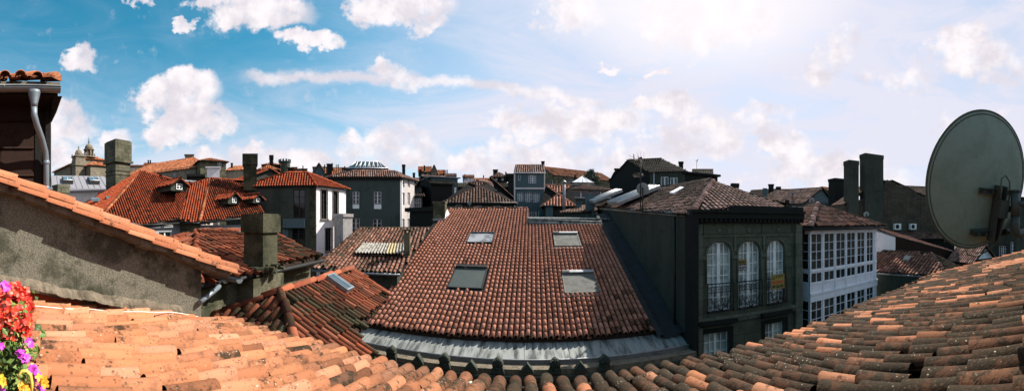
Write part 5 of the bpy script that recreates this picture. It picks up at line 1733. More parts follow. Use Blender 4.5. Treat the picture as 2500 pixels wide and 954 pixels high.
        gl = MB(); q_ = [x_ + N * (h + .012) for x_ in p]
        gl.poly([q_[0].lerp(q_[1], .05), q_[0].lerp(q_[1], .95), q_[3].lerp(q_[2], .95), q_[3].lerp(q_[2], .05)]); gl.build('glazing', 'glass_teal', root, so_)
    p = [onp(1636, 474), onp(1645, 475), onp(1672, 461), onp(1662, 460)]
    s = MB(); s.box8(p + [q_ + N * .12 for q_ in p]); s.build('skylight', 'white_paint', root, ro)
    chimney(root, at(1440, 520, 30) - Vector((0, 0, 1)), .8, .8, 2.7, R(-5), 'wall_bluegrey', .1, .05, name='chimney')
    chimney(root, at(1413, 520, 33) - Vector((0, 0, 1)), .55, .6, 2.1, R(-5), 'wall_bluegrey', .1, .25, name='chimney')
    # signs
    # rental board on the right balcony
    a, b, w3 = rects[2]
    ext = fc
    zc_ = at(1894, 686, 15.2).z
    sa, sb = fc.rect(1877, 669, 1909, 705)[:2]
    z1s, z0s = at(1896, 669, 15.1).z, at(1896, 704, 15.1).z
    sg = thing('rental_sign', 'yellow board reading ALQUILA in red hanging on the right iron balcony', 'sign', fc.p((sa + sb) / 2, z0s, .2))
    m = MB(); fc.bx(m, sa, sb, z0s, z1s, .19, .205); m.build('board', 'sign_yellow', sg)
    mid = (sa + sb) / 2; Wd = sb - sa; H = z1s - z0s
    text(sg, sg, 'ALQUILA', fc.p(mid, z0s + H * .38, .21), fc, .17, 'sign_red', Wd * .9)
    text(sg, sg, '609 626 555', fc.p(mid, z0s + H * .08, .21), fc, .17, 'sign_black', Wd * .86)
    hi = MB(); hx = sa + Wd * .16
    for pts in ([(-.06, 0), (-.06, .09), (0, .15), (.06, .09), (.06, 0), (-.06, 0)], [(-.015, 0), (-.015, .05), (.02, .05), (.02, 0)]):
        hi.tube([fc.p(hx + u, z0s + H * .70 + v, .21) for u, v in pts], .008, 4)
    for k in (.78, .88): fc.bx(hi, sa + Wd * .35, sb - Wd * .08, z0s + H * k, z0s + H * (k + .05), .205, .209)
    hi.build('house_emblem', 'sign_black', sg)
    # notice inside the middle window
    a, b, w2 = rects[1]
    z1s, z0s = at(1815, 632, 14.6).z, at(1815, 658, 14.6).z
    sa, sb = a + .02, a + .46
    sg = thing('window_notice', 'yellow and black notice reading ALQUILA behind the middle arched window', 'sign', fc.p((sa + sb) / 2, z0s, -.2))
    m = MB(); zm = z0s + (z1s - z0s) * .56
    fc.bx(m, sa, sb, zm, z1s, -.118, -.108); m.build('upper_panel', 'sign_yellow', sg)
    m = MB(); fc.bx(m, sa, sb, z0s, zm, -.118, -.108); m.build('lower_panel', 'sign_black', sg)
    mid = (sa + sb) / 2
    text(sg, sg, 'GINARTE', fc.p(mid, zm + .04, -.104), fc, .14, 'sign_black', .40)
    text(sg, sg, 'ALQUILA', fc.p(mid, z0s + .14, -.104), fc, .11, 'sign_white', .38)
    text(sg, sg, '981 593 523', fc.p(mid, z0s + .02, -.104), fc, .09, 'sign_white', .38)
build_townhouse()

# dish and aerials on the townhouse roof
def small_dish(label, px, py, r, rad, mast_to=None, yaw=0, mat='dish_light', tilt=.2):
    c = at(px, py, r)
    root = thing('small_dish', label, 'satellite dish', (c.x, c.y, (mast_to or c.z - .6)))
    mb = MB()
    back = Vector((c.x, c.y, 0)).normalized()
    f = Vector((back.x * math.cos(yaw) - back.y * math.sin(yaw), back.x * math.sin(yaw) + back.y * math.cos(yaw), tilt)).normalized()
    u = f.cross(Vector((0, 0, 1))).normalized(); v = u.cross(f)
    n = 20
    rings = []
    for q in (0.01, .5, .8, 1.0):
        rings.append([c + (u * math.cos(2 * math.pi * k / n) + v * math.sin(2 * math.pi * k / n)) * rad * q - f * (rad * .16 * (1 - q * q)) for k in range(n)])
    b = len(mb.v)
    for rr in rings: mb.v += [tuple(p) for p in rr]
    for i in range(3):
        for k in range(n):
            j = (k + 1) % n
            mb.f.append([b + i * n + k, b + i * n + j, b + (i + 1) * n + j, b + (i + 1) * n + k]); mb.m.append(0); mb.smooth.append(True)
    mb.build('reflector', mat, root)
    m = MB(); q = c - f * rad * .3
    if mast_to is not None: m.tube([(q.x, q.y, mast_to), (q.x, q.y, c.z + rad * .2)], .03, 6)
    m.tube([c - f * rad * .16, q], .04, 6); m.tube([c - v * rad * .9, c - v * rad * .8 + f * rad * .8], .012, 4); m.box(c - v * rad * .8 + f * rad * .8 - Vector((0, 0, .05)), (.08, .08, .1))
    m.build('mount', 'dark_metal', root)
small_dish('grey round dish on a tall mast standing on the stone townhouse roof', 1569, 461, 18.6, .36, at(1563, 507, 18.6).z - .3, mat='dish_light')
def yagi(name, label, px, r, py_top, py_bot, elems, cat='antenna'):
    b = at(px, py_bot, r); t_ = at(px, py_top, r)
    root = thing(name, label, cat, b)
    m = MB(); m.tube([b, t_], .03, 6); m.build('mast', 'dark_metal', root)
    s = Vector((t_.y, -t_.x, 0)).normalized()
    e = MB()
    for pts, rr in elems:
        e.tube([t_ + s * (x / F * r) + Vector((0, 0, -y / F * r)) for x, y in pts], rr * .8, 4)
    e.build('aerial', 'red_antenna', root)
yagi('tv_antenna', 'tall mast with a spiky comb aerial and a ring aerial beside the round dish', 1564, 18.4, 386, 508,
     [([(-30, -8), (8, 12)], .012), ([(-28, 0), (-6, 6)], .012), ([(-30, 2), (0, 4)], .008), ([(-17, -10), (-16, 4)], .035), ([(-6, -6), (-4, 8)], .03), ([(-8, -14), (-4, 4)], .008),
      ([(0, -16), (2, 4)], .008), ([(8, -16), (8, 4)], .008), ([(4, 6), (-12, 22)], .01), ([(4, 6), (6, 24)], .01)] +
     [([(14 * math.cos(t) - 6, 40 + 3 * math.sin(t)) for t in np.linspace(0, 2 * math.pi, 16)], .01), ([(14 * math.cos(t) - 6, 43 + 3 * math.sin(t)) for t in np.linspace(0, 2 * math.pi, 16)], .01)])

# ================================================================== GALLERY HOUSE
def build_gallery():
    P0 = Vector((12.4, 10.94)); P1 = Vector((18.3, 10.5)); Q0 = Vector((12.32, 11.6)); ins = Vector((15.5, 14))
    root = thing('gallery_house', 'pale house with white glazed timber gallery and dark hipped roof', 'house', (15.5, 13, -12))
    fc = Face(P0, P1, -12, -.3, ins); fl = Face(P0, Q0, -12, -.3, ins); fr_ = Face(P1, Vector((18.5, 17)), -12, -.3, ins); fb = Face(Vector((12.3, 17)), Vector((18.5, 17)), -12, -.3, ins); fl2 = Face(Q0, Vector((12.3, 17)), -12, -.3, ins)
    r0 = hit(P0, P1, 1980)[1]
    Z = lambda py: (YH - py) / F * r0
    lv = [(660, 570, 4), (692, 667, 1)]
    low = (850, 736, 5)
    cols = [(1980, 2007), (2012, 2037), (2041, 2064), (2067.5, 2088.5), (2092.5, 2111.5), (2115.5, 2132)]
    for px0, px1 in cols:
        a, b, _, _ = fc.rect(px0, 600, px1, 700)
        window(root, fc, (a, b, Z(660), Z(570)), 2, 4, 'white_paint', 'glass_gallery', .036, False, .075, .024)
        window(root, fc, (a, b, Z(692), Z(667)), 2, 1, 'white_paint', 'glass_gallery', .03, False, .075, .024)
        window(root, fc, (a, b, Z(806), Z(736)), 2, 3, 'white_paint', 'glass_gallery', .036, False, .075, .024)
        window(root, fc, (a, b, Z(850), Z(811)), 2, 1, 'white_paint', 'glass_gallery', .03, False, .075, .024)
    for z0, z1, ny in ((660, 570, 4), (692, 667, 1), (806, 736, 3), (850, 811, 1)):
        window(root, fl, (.12, fl.L - .1, Z(z0), Z(z1)), 1, ny, 'white_paint', 'glass_gallery', .04, False, .1, .03)
    m = MB(); fc.sheet(m, depth=.14); fl.sheet(m, depth=.12); m.build('gallery', 'white_paint', root)
    m = MB(); fr_.sheet(m); fb.sheet(m); fl2.sheet(m); m.build('wall', 'wall_white', root)
    t = MB()
    for z0, z1, o in ((Z(738), Z(722), .05), (Z(721), Z(717), .09), (Z(566), Z(558), .06), (Z(695), Z(692.5), .035), (Z(665), Z(661), .03)):
        fc.bx(t, -.03, fc.L + .03, z0, z1, .003, o)
    for px0, px1 in zip([1976] + [c_[1] for c_ in cols], [c_[0] for c_ in cols] + [2137]):
        u = hit(P0, P1, (px0 + px1) / 2)[0]; fc.bx(t, u - .03, u + .03, -9, Z(566), .003, .03)
    t.build('gallery_trim', 'white_paint', root)
    A = at(1996, 499, 19.2)
    E0 = Vector((11.95, 10.5, -.18)); E1 = Vector((18.9, 10.1, -.18)); E2 = Vector((18.9, 16.5, -.18)); E3 = Vector((11.9, 16.5, -.18))
    A2 = A + Vector((.4, .6, 0))
    rb = MB(); kw = dict(w=.235, l=.40, seg=6, jit=.12, moss=lambda x, y, z: .2, bt=.1, hf=1.1, rk=.33, pan_shade=.8)
    tiled(rb, [E0, E1, A], seed=51, **kw); tiled(rb, [E3, E0, A, A2], seed=52, **kw)
    tiled(rb, [E1, E2, A2, A], w=.3, l=.5, seg=4, pans=False); tiled(rb, [E2, E3, A2], w=.3, l=.5, seg=4, pans=False)
    rd = MB(); ridge(rd, A, E0, r=.16, l=.4, seg=9, moss=0, jit=.4, rise=.08); rd.build('ridge_tiles', 'tile_pink', root); ridge(rb, A, E1, r=.09, seg=6, moss=.7)
    ro = rb.build('roof', ['tile_brown', 'soffit_dark'], root)
    g = MB(); g.tube([E0 + Vector((-.02, -.06, -.1)), E1 + Vector((0, -.06, -.1))], .06, 8); g.tube([E0 + Vector((-.02, -.06, -.1)), E3 + Vector((-.05, 0, -.1))], .06, 8)
    g.tube([(12.2, 11.2, -.3), (12.1, 11.35, -3.3), (12.1, 11.35, -12)], .05, 8)
    g.build('gutter', 'dark_metal', root)
build_gallery()
small_dish('pale round dish peeping over the gallery house roof ridge', 1982, 489, 24, .21, .6)
small_dish('little white dish on the wall behind the gallery house', 2115, 523, 27, .24, -.4)
small_dish('small grey dish on a pole above the pink roofs', 1935, 472, 40, .24, 2.6)
yagi('tv_antenna', 'thin aerial standing above the dish behind the gallery house', 2117, 27, 502, 530, [([(-5, 0), (5, 0)], .02), ([(-5, 5), (5, 5)], .02), ([(-4, -2), (-4, 12)], .015), ([(4, -2), (4, 12)], .015)])

# ================================================================== RIGHT SIDE BEHIND
def build_chimney_house():
    """stone gable with three great chimney stacks"""
    root = thing('rubble_gable_house', 'big rubble-stone house with three tall chimney stacks and solar panels on its roof', 'house', (36, 20, -12))
    W0 = at2(2102, 30); W1 = at2(2290, 36)
    ins = Vector((50, 30))
    fc = Face(W0, W1, -12, 2, ins)
    def pt(px, py, d=0):
        s, r = hit(W0, W1, px); return fc.p(s, r * (YH - py) / F, d)
    m = MB()
    prof = [(2060, 500), (2102, 487), (2157, 452), (2165, 438), (2262, 482), (2290, 496)]
    for (a, b), (c, d) in zip(prof[:-1], prof[1:]):
        s0, r0 = hit(W0, W1, a); s1, r1 = hit(W0, W1, c)
        m.quad(fc.p(s0, -12), fc.p(s1, -12), pt(c, d), pt(a, b))
    s0 = hit(W0, W1, 2060)[0]
    m.quad(fc.p(s0, -12), fc.p(s0, -12, -9), fc.p(s0, 1.8, -9), pt(2060, 500))
    m.build('wall', 'rubble', root)
    rb = MB()
    a, b = Vector(pt(2157, 434)), Vector(pt(2300, 500))
    n = Vector((-fc.n.x, -fc.n.y, 0))
    sl0 = (b - a).normalized()
    tiled(rb, [a + Vector((0, 0, .05)), b + Vector((0, 0, .05)), b + n * 6.5 + Vector((0, 0, 1.1)), a + n * 6.5 + sl0 * 2.6 + Vector((0, 0, .1))], w=.32, l=.5, seg=3, pans=False, moss=lambda x, y, z: .35, bt=.15)
    c0 = Vector(pt(2060, 500))
    tiled(rb, [c0, a, a + n * 2.5, c0 + n * 2.5], w=.32, l=.5, seg=3, pans=False, bt=.15)
    ro = rb.build('roof', ['tile_dark', 'soffit_dark'], root)
    # panels
    sl = (b - a).normalized()
    for k in range(2):
        q = a + sl * .9 + n * (.4 + 2.2 * k) + sl * (.5 + .8 * k) + Vector((0, 0, .30 + (.4 + 2.2 * k) * .16)); u = sl * 2.8; v = n * 2.0 + sl * .7 + Vector((0, 0, .33))
        p = MB(); p.slab([q, q + u, q + u + v, q + v], .06); f_ = p.build('solar_panel', 'dark_metal', root, ro)
        g = MB()
        for i in range(4):
            for j in range(2):
                o = q + u * (i + .04) / 4 + v * (j + .04) / 2 + Vector((0, 0, .012)); g.poly([o, o + u * .23, o + u * .23 + v * .46, o + v * .46])
        g.build('cells', 'glass_sky', root, f_)
    # stacks
    for px0, px1, pyt, dep, cap in ((2102, 2157, 378, 1.3, .38), (2065, 2095, 393, 1.2, .38)):
        s0, r0 = hit(W0, W1, px0); s1, r1 = hit(W0, W1, px1)
        cm = fc.p((s0 + s1) / 2, -6, -.45 + .3)
        h = (YH - pyt) / F * (r0 + r1) / 2 + 6
        ya = math.atan2(fc.e.y, fc.e.x)
        wd = (s1 - s0) * .80
        chimney(root, cm, wd, 1.0, h, ya, 'wall_dark', cap, .06, 'cap', ro)
    c = at(2043, 500, 36)
    chimney(root, (c.x, c.y, c.z - 5), 1.35, 1.3, 5 + 63 / 800 * 36, -th(2043) + R(35), 'black_stone', .3, .1, 'cap', ro)
    # air conditioning boxes
    for px in (2187, 2225):
        s, r = hit(W0, W1, px); z = r * (YH - 553) / F
        ac = thing('air_conditioner', 'white outdoor unit on the rubble wall, ' + ('left of the pair' if px < 2200 else 'right of the pair'), 'air conditioner', fc.p(s, z - .35, .3), 'units on the rubble wall')
        m = MB(); fc.bx(m, s - .38, s + .38, z - .3, z + .3, .05, .38); m.build('casing', 'white_paint_shade', ac)
        m = MB(); ring = [fc.p(s - .08 + .22 * math.cos(t), z + .22 * math.sin(t), .385) for t in np.linspace(0, 2 * math.pi, 20)]; m.poly(ring[:-1]); m.build('fan_grille', 'dark_metal', ac)
    m = MB()   # dark low wall in front of the stacks
    return root
build_chimney_house()

# low buildings beneath it
def build_low_right():
    root = thing('white_lean_to', 'white-walled outbuilding with sloping tile roof below the rubble gable', 'shed', (26, 13, -12))
    W0, W1, W2 = at2(2137, 24.5), at2(2186, 25), at2(2320, 30)
    ins = Vector((36, 14))
    fa = Face(W0, W1, -12, 0, ins); fb = Face(W1, W2, -12, 0, ins)
    def z(px, py, a, b): return hit(a, b, px)[1] * (YH - py) / F
    m = MB(); m.quad(fa.p(0, -12), fa.p(fa.L, -12), fa.p(fa.L, z(2186, 580, W0, W1)), fa.p(0, z(2138, 564, W0, W1))); m.build('wall', 'wall_white', root)
    m = MB(); m.quad(fb.p(0, -12), fb.p(fb.L, -12), fb.p(fb.L, z(2319, 614, W1, W2)), fb.p(0, z(2186, 580, W1, W2))); m.build('side_wall', 'brown_wood', root)
    r = MB(); a = Vector(fa.p(0, z(2137, 563, W0, W1) + .08)); b = Vector(fa.p(fa.L, z(2186, 580, W0, W1) + .08)); c = Vector(fb.p(fb.L + .3, z(2319, 615, W1, W2)))
    n = Vector((-fb.n.x, -fb.n.y, 0)); u = (c - b)
    k = MB(); k.slab([a, b, b + n * 3.0 + u * .12 + Vector((0, 0, .5)), a + n * 3 + Vector((0, 0, .5))], .06); k.build('metal_sheet', 'zinc_clean', root)
    tiled(r, [b + Vector((0, 0, .02)), c, c + n * 3.0 + Vector((0, 0, .75)), b + n * 3.0 + Vector((0, 0, .75))], w=.26, l=.42, seg=5, pans=False, moss=lambda x, y, z_: .1, bt=.08)
    r.build('roof', ['tile_main', 'soffit_dark'], root)
    # hip roof with a small hatch
    root = thing('hatch_roof_house', 'low house with ribbed pinkish hip roof and a small square hatch right of the gallery', 'house', (23, 11, -12))
    T0 = at(2139, 611, 25); T1 = at(2274, 618, 23); T1.z = T0.z = (T0.z + T1.z) / 2
    B0 = at(2133, 686, 19.5); B1 = at(2312, 668, 19.0); zb = (B0.z + B1.z) / 2; zb = -3.2
    B0 = Vector((16.6, 10.3, zb)); 
    B0 = at(2139, 686, 21.5); B0.z = zb; B1 = at(2318, 672, 19.5); B1.z = zb
    S = at(2395, 650, 26)
    S = T1 + (T1 - T0).normalized() * 3.5 ; S.z = zb
    r = MB(); kw = dict(w=.25, l=.42, seg=6, jit=.4, bt=.08)
    tiled(r, [B0, B1, T1, T0], moss=lambda x, y, z_: .15, seed=61, **kw)
    E = Vector((S.x + 1.0, S.y + 1.5, zb))
    tiled(r, [B1, E, T1], moss=lambda x, y, z_: .75, seed=62, **kw)
    ridge(r, T1, B1, r=.12, seg=8, moss=.1); ridge(r, T0, T1, r=.1, seg=6, moss=.6)
    ro = r.build('roof', ['tile_brown', 'soffit_dark'], root)
    w = MB(); ins = (B0 + T1) / 2
    w.quad((B0.x, B0.y + .4, -12), (B1.x, B1.y + .4, -12), (B1.x, B1.y + .4, zb - .1), (B0.x, B0.y + .4, zb - .1)); w.quad((B1.x, B1.y + .4, -12), (E.x, E.y, -12), (E.x, E.y, zb - .1), (B1.x, B1.y + .4, zb - .1))
    w.build('wall', 'wall_dark', root)
    g = MB(); g.tube([B0 + Vector((0, -.08, -.08)), B1 + Vector((0, -.08, -.08))], .06, 8); g.build('gutter', 'gutter_blue', root)
    N = (B1 - B0).cross(T0 - B0).normalized(); N = N if N.z > 0 else -N
    def onp(px, py, h): d = at(px, py, 1); return d * (B0.dot(N) / d.dot(N)) + N * h
    p = [onp(2204, 640, .05), onp(2219, 641, .05), onp(2226, 630, .05), onp(2211, 629, .05)]
    h = MB(); h.box8(p + [x + N * .15 for x in p]); h.build('hatch', 'corrugated', root, ro)
build_low_right()
house('ribbed_gable_house', 'small house with steep ribbed tile roof and pale boarded gable under the big dish', 2324, 29, 2378, 27, 2.4, 645, 1.1, 'gable_x', z_e=-3.0, wall='wall_dark', walls={'gable': 'white_paint_shade'},
      tiles='tile_dusty', w=.25, l=.42, seg=5, mossv=.1)
house('dark_corner_house', 'dark house with small-paned windows partly hidden by the big dish', 2405, 34, 2482, 31, 8, 500, .6, 'flat', wall='wall_dark', tiles='black_stone', wins=[('front', (2438, 600, 2458, 634), dict(nx=4, ny=5)), ('front', (2466, 590, 2476, 634), dict(nx=2, ny=5))])
house('red_balcony_house', 'house with red tiled roof and a balcony at the extreme right edge', 2483, 44, 2560, 44, 8, 585, 2.0, 'gable_x', z_e=-2.6, wall='wall_cream', tiles='tile_red', wins=[('front', (2490, 612, 2506, 632), dict(nx=2, ny=3))])
house('brown_roof_house', 'house whose rough brown tiled roof shows through beside the big dish', 2180, 66, 2300, 70, 10, 478, 3.2, 'gable_x', wall='stone_far', tiles='tile_dark', mossv=.4, z_e=5.0)
house('low_dark_terrace', 'dark flat-topped terrace between the gallery roof and the stacks', 2010, 40, 2075, 34, 6, 502, .3, 'flat', wall='wall_dark', tiles='wall_bluegrey')
house('dark_yard_house', 'dark plain building beneath the rubble gable', 2150, 29, 2330, 31.5, 3, 560, .5, 'shed', z_e=-1.4, wall='black_stone', tiles='tile_dark')
# ================================================================== MIDDLE ROW
def bluehouse():
    r = 42
    root, fcs, ro = house('narrow_blue_house', 'tall narrow blue-grey house with white windows rising above the roofs', 1257, r, 1329, r, 4, 423, 1.75, 'shed', z_e=r * (YH - 421) / F, wall='wall_bluegrey', tiles='tile_dusty', w=.3, l=.5, seg=4, over=.15, mossv=.2,
        wins=[('front', (1290, 427, 1309, 447), dict(nx=4, ny=4, mw=.05)), ('front', (1265, 427, 1271, 440), dict(nx=1, ny=1)),
              ('front', (1263, 470, 1278, 491), dict(nx=3, ny=4, mw=.05)), ('front', (1282, 470, 1298, 492), dict(nx=3, ny=4, mw=.05)), ('front', (1301, 471, 1317, 493), dict(nx=3, ny=4, mw=.05)),
              ('front', (1285, 514, 1298, 530), dict(nx=2, ny=3)), ('front', (1301, 514, 1316, 530), dict(nx=2, ny=3))],
        chim=[(1321, 1330, 394, 405, 47, .6, 'black_stone', 'cap')], gut='wall_white')
    f = fcs['front']; m = MB(); f.bx(m, 0, f.L, r * (YH - 462) / F, r * (YH - 458) / F, .003, .12); f.bx(m, -.12, 0.06, f.z0, f.z1 + .4, .003, .1); f.bx(m, f.L - .06, f.L + .1, f.z0, f.z1 + .4, .003, .1); m.build('trim', 'wall_cream', root)
bluehouse()
house('low_hip_row_house', 'house with dark ribbed hip roof and half-hidden row of windows behind the central ridge', 1084, 37, 1250, 37, 11, 492, 2.9, 'hip', z_e=37 * (YH - 494) / F, wall='wall_greygreen', tiles='tile_dark', w=.33, l=.5, seg=4, over=.5, hipin=5.0, mossv=.3,
      wins=[('front', (1112, 499, 1128, 515), dict(nx=3, ny=2, frame='alu_white')), ('front', (1157, 502, 1176, 517), dict(nx=2, ny=2, frame='alu_white')), ('front', (1204, 502, 1222, 517), dict(nx=3, ny=2, frame='alu_white'))], gut='dark_metal')
small_dish('tiny white dish mounted under the dark ribbed hip roof', 1146, 496, 35.5, .22, .9)
house('brown_hip_house', 'brown hip-roofed house just above the dark ribbed roof', 1120, 55, 1175, 52, 8, 470, 2.3, 'hip', z_e=55 * (YH - 472) / F, wall='wall_dark', tiles='tile_dusty', w=.36, l=.6, mossv=.25)
house('ribbed_shed_house', 'dark house with sloping ribbed lean-to roof left of the narrow blue house', 1205, 46, 1256, 46, 6, 485, 3.2, 'shed_l', z_e=46 * (YH - 490) / F, wall='black_stone', tiles='tile_dark', w=.36, l=.6)
house('long_dark_terrace', 'long low terrace with mossy flat roofline behind the middle roofs', 1010, 66, 1258, 66, 8, 452, 1.2, 'gable_x', z_e=66 * (YH - 457) / F, wall='black_stone', tiles='tile_dark', w=.4, l=.7, mossv=.8,
      wins=[('front', (1195, 462, 1203, 474), dict(nx=2, ny=2)),])
house('blue_dark_house', 'blue-grey house with white corner pipe between the lantern house and the hip roofs', 1031, 50, 1054, 46, 4, 441, .12, 'flat', wall='wall_bluegrey', tiles='zinc_clean', wins=[('front', (1042, 450, 1050, 462), dict(nx=2, ny=2))])
house('mossy_top_house', 'very dark house with a mossy green tile roof and pale pipe at its corner', 1053, 45, 1104, 46, 8, 447, 1.5, 'gable_x', z_e=45 * (YH - 446) / F, wall='black_stone', tiles='tile_dark', mossv=.9, w=.36, l=.6, chim=[(1109, 1114, 458, 478, 44, .4, 'wall_white')])
house('bay_window_house', 'house with a projecting glazed bay beside the cream wall', 1008, 41, 1031, 41, 5, 483, .9, 'shed', z_e=41 * (YH - 478) / F, wall='wall_greygreen', tiles='tile_dusty', wins=[('front', (1010, 484, 1027, 516), dict(nx=3, ny=3, frame='alu_white'))])
house('slate_annex', 'small annex with flat grey roof and two windows above the glazed bay', 1008, 46, 1030, 46, 5, 455, .5, 'shed', wall='wall_greygreen', tiles='zinc_clean', wins=[('front', (1013, 457, 1020, 468), dict(nx=2, ny=2, frame='dark_metal')), ('front', (1022, 457, 1028, 468), dict(nx=2, ny=2, frame='dark_metal'))])
house('courtyard_house', 'black-walled building deep in the gap left of the mossy chimney', 1000, 33, 1080, 30, 4, 517, .4, 'flat', wall='black_stone', tiles='black_stone')
# right of the blue house
house('red_slope_house', 'house with sunlit half-hipped tile roof right of the narrow blue house', 1327, 36, 1400, 36, 7, 500, 2.6, 'hip', z_e=36 * (YH - 501) / F, wall='wall_dark', tiles='tile_main', w=.33, l=.5, seg=4, hipin=3.2, mossv=.15)
house('verandah_house', 'house with white-framed verandah under a dark ribbed hip roof', 1392, 43, 1500, 45, 8, 462, 1.1, 'hip', z_e=43 * (YH - 461) / F, wall='wall_dark', tiles='tile_dark', w=.33, l=.5, seg=4, hipin=3.6, over=.5,
      wins=[('front', (1397, 465, 1440, 483), dict(nx=2, ny=1, frame='alu_white', fw=.08)), ('front', (1442, 466, 1492, 483), dict(nx=2, ny=1, frame='alu_white', fw=.08))])
root, _, _ = house('conservatory', 'white glass pyramid conservatory roof on the skyline', 1395, 58, 1450, 58, 5, 447, .12, 'flat', z_e=58 * (YH - 452) / F, wall='wall_bluegrey', tiles='zinc_clean')
g = MB(); c0, c1 = at2(1394, 57.6), at2(1451, 57.6); n_ = ((c0 + c1) / 2).normalized(); zz = 58 * (YH - 446) / F
q = [Vector((c0.x, c0.y, zz)), Vector((c1.x, c1.y, zz)), Vector((c1.x, c1.y, zz)) + Vector((*n_, 0)) * 5, Vector((c0.x, c0.y, zz)) + Vector((*n_, 0)) * 5]
ap = (q[0] + q[2]) / 2 + Vector((0, 0, 1.5))
for i in range(4): g.poly([q[i], q[(i + 1) % 4], ap])
pyr = g.build('glass_roof', 'white_paint', root); g = MB()
for i in range(4):
    g.tube([q[i], ap], .05, 4); g.tube([q[i], q[(i + 1) % 4]], .05, 4)
    for k in (1, 2, 3): g.tube([q[i].lerp(q[(i + 1) % 4], k / 4), ap], .03, 4)
g.build('glazing_bars', 'dark_metal', root, pyr)
house('glass_shaft', 'pale ribbed glass lift shaft between the tile roofs', 1345, 44, 1375, 44, 3, 455, .15, 'flat', wall='zinc_clean', tiles='dark_metal', cat='building',
      wins=[('front', (1347 + 7 * k, 457, 1353 + 7 * k, 500), dict(nx=1, ny=1, pane='glass_white', frame='dark_metal', fw=.03)) for k in range(4)])
house('white_box_house', 'plain pale block under the sunlit half-hipped roof', 1332, 33.5, 1350, 33.5, 2, 503, .1, 'flat', wall='wall_bluegrey', tiles='wall_bluegrey')
house('grey_lean_to', 'grey lean-to with weathered sheet roof behind the townhouse chimneys', 1376, 31, 1440, 29.5, 4, 517, .8, 'shed', wall='wall_greygreen', tiles='tile_dark', w=.3)
# steel flue
c = at(1377, 520, 34); fl = MB(); fl.tube([c, at(1377, 444, 34)], .14, 8); fl.lathe(at(1377, 447, 34), [(.16, 0), (.28, .05), (.28, .12), (.05, .3)], 10)
tag(fl.build('flue_pipe', 'zinc_clean'), 'thin steel flue pipe rising beside the sunlit half-hipped roof', 'flue')
# long convent-like building on the skyline, centre right
house('long_stone_building', 'very long stone building with low brown roof across the middle skyline', 1352, 106, 1500, 122, 16, 424, 4.0, 'gable_x', z_e=104 * (YH - 425) / F, wall='wall_mossy', tiles='tile_far', w=.5, l=1.0, mossv=.35,
      wins=[('front', (1345, 440, 1353, 456), dict(nx=2, ny=2)), ('front', (1386, 434, 1394, 444), dict(nx=1, ny=1))], chim=[(1401, 1406, 427, 436, 102, 1, 'black_stone')])
# dark gabled building with windows
root, fcs, ro = house('dark_gable_house', 'dark house with mossy roof, blank left gable wall and paired white windows', 1587, 47, 1672, 46, 11, 418, 2.5, 'gable_x', z_e=47 * (YH - 419) / F, wall='wall_dark', walls={'left': 'black_stone', 'gable': 'black_stone'}, back=(-.30, .95), tiles='tile_dark', w=.34, l=.5, seg=4, mossv=.8, over=.3,
      wins=[('front', (1613, 431, 1632, 462), dict(nx=2, ny=1, frame='alu_white', fw=.1)), ('front', (1636, 433, 1654, 462), dict(nx=2, ny=1, frame='alu_white', fw=.1))],
      chim=[(1656, 1669, 395, 420, 52, .8, 'black_stone', 'cap')])
m = MB(); f = fcs['front']; m.tube([f.p(.6, f.z0, .08), f.p(.6, f.z1, .08)], .06, 6); m.build('downpipe', 'alu_white', root)
wb = MB()     # the great blank side wall
pp = [(1494, 470, 62), (1494, 428, 62), (1499, 419, 62), (1525, 410, 60), (1559, 398, 56), (1559, 385, 56), (1566, 382, 56), (1588, 416, 47.2), (1588, 480, 47.2)]
top = [at(*p) for p in pp[1:-1]]
for a, b in zip(top[:-1], top[1:]): wb.quad((a.x, a.y, -6), (b.x, b.y, -6), tuple(b), tuple(a))
for a, b in zip(top[:-1], top[1:]): wb.quad((a.x + 1, a.y + 6, -6), (b.x + 1, b.y + 6, -6), (b.x + 1, b.y + 6, b.z), (a.x + 1, a.y + 6, a.z)); wb.quad(tuple(a), tuple(b), (b.x + 1, b.y + 6, b.z), (a.x + 1, a.y + 6, a.z))
wb.build('side_wall', 'black_stone', root)
c = at(1510, 425, 63); chimney(root, c - Vector((0, 0, 1)), 1.4, 1.2, 2.0, R(-10), 'black_stone', .3, .3, 'slots', ro)
house('attic_house', 'dark attic with small mossy gable roof right of the dark gabled house', 1672, 46, 1752, 49, 6, 434, .3, 'flat', z_e=46 * (YH - 424) / F, wall='black_stone', tiles='black_stone')
house('little_dormer_house', 'little green-roofed dormer house beside a thin aerial', 1694, 53, 1737, 53, 4, 427, 1.2, 'gable_x', z_e=53 * (YH - 427) / F, wall='wall_white', tiles='tile_dark', mossv=.8)
yagi('tv_antenna', 'thin white aerial against the sky above the little dormer house', 1701, 50, 392, 430, [([(-4, 0), (4, -2)], .03), ([(0, 4), (3, -4)], .05)])
# between townhouse and gallery
house('pink_roof_house', 'house with broad pinkish mottled roof and grey chimney stacks', 1845, 42, 1960, 38, 9, 498, 2.1, 'gable_x', z_e=42 * (YH - 499) / F, wall='wall_bluegrey', tiles='tile_dusty', w=.3, l=.5, seg=4, mossv=.3,
      wins=[('front', (1905, 503, 1915, 512), dict(nx=2, ny=1)), ('front', (1933, 503, 1944, 512), dict(nx=2, ny=1))],
      chim=[(1861, 1874, 455, 490, 42, .7, 'wall_bluegrey', 'none'), (1875, 1890, 450, 470, 47, .8, 'black_stone', 'cap'), (1894, 1907, 456, 475, 47, .8, 'black_stone', 'big'), (1916, 1927, 488, 520, 36, .7, 'black_stone', 'big')])
house('mossy_slope_house', 'mossy brown roof with a bright rooflight behind the townhouse', 1806, 48, 1866, 46, 8, 492, 2.2, 'gable_x', z_e=48 * (YH - 496) / F, wall='wall_dark', tiles='tile_dark', w=.34, l=.5, mossv=.55)
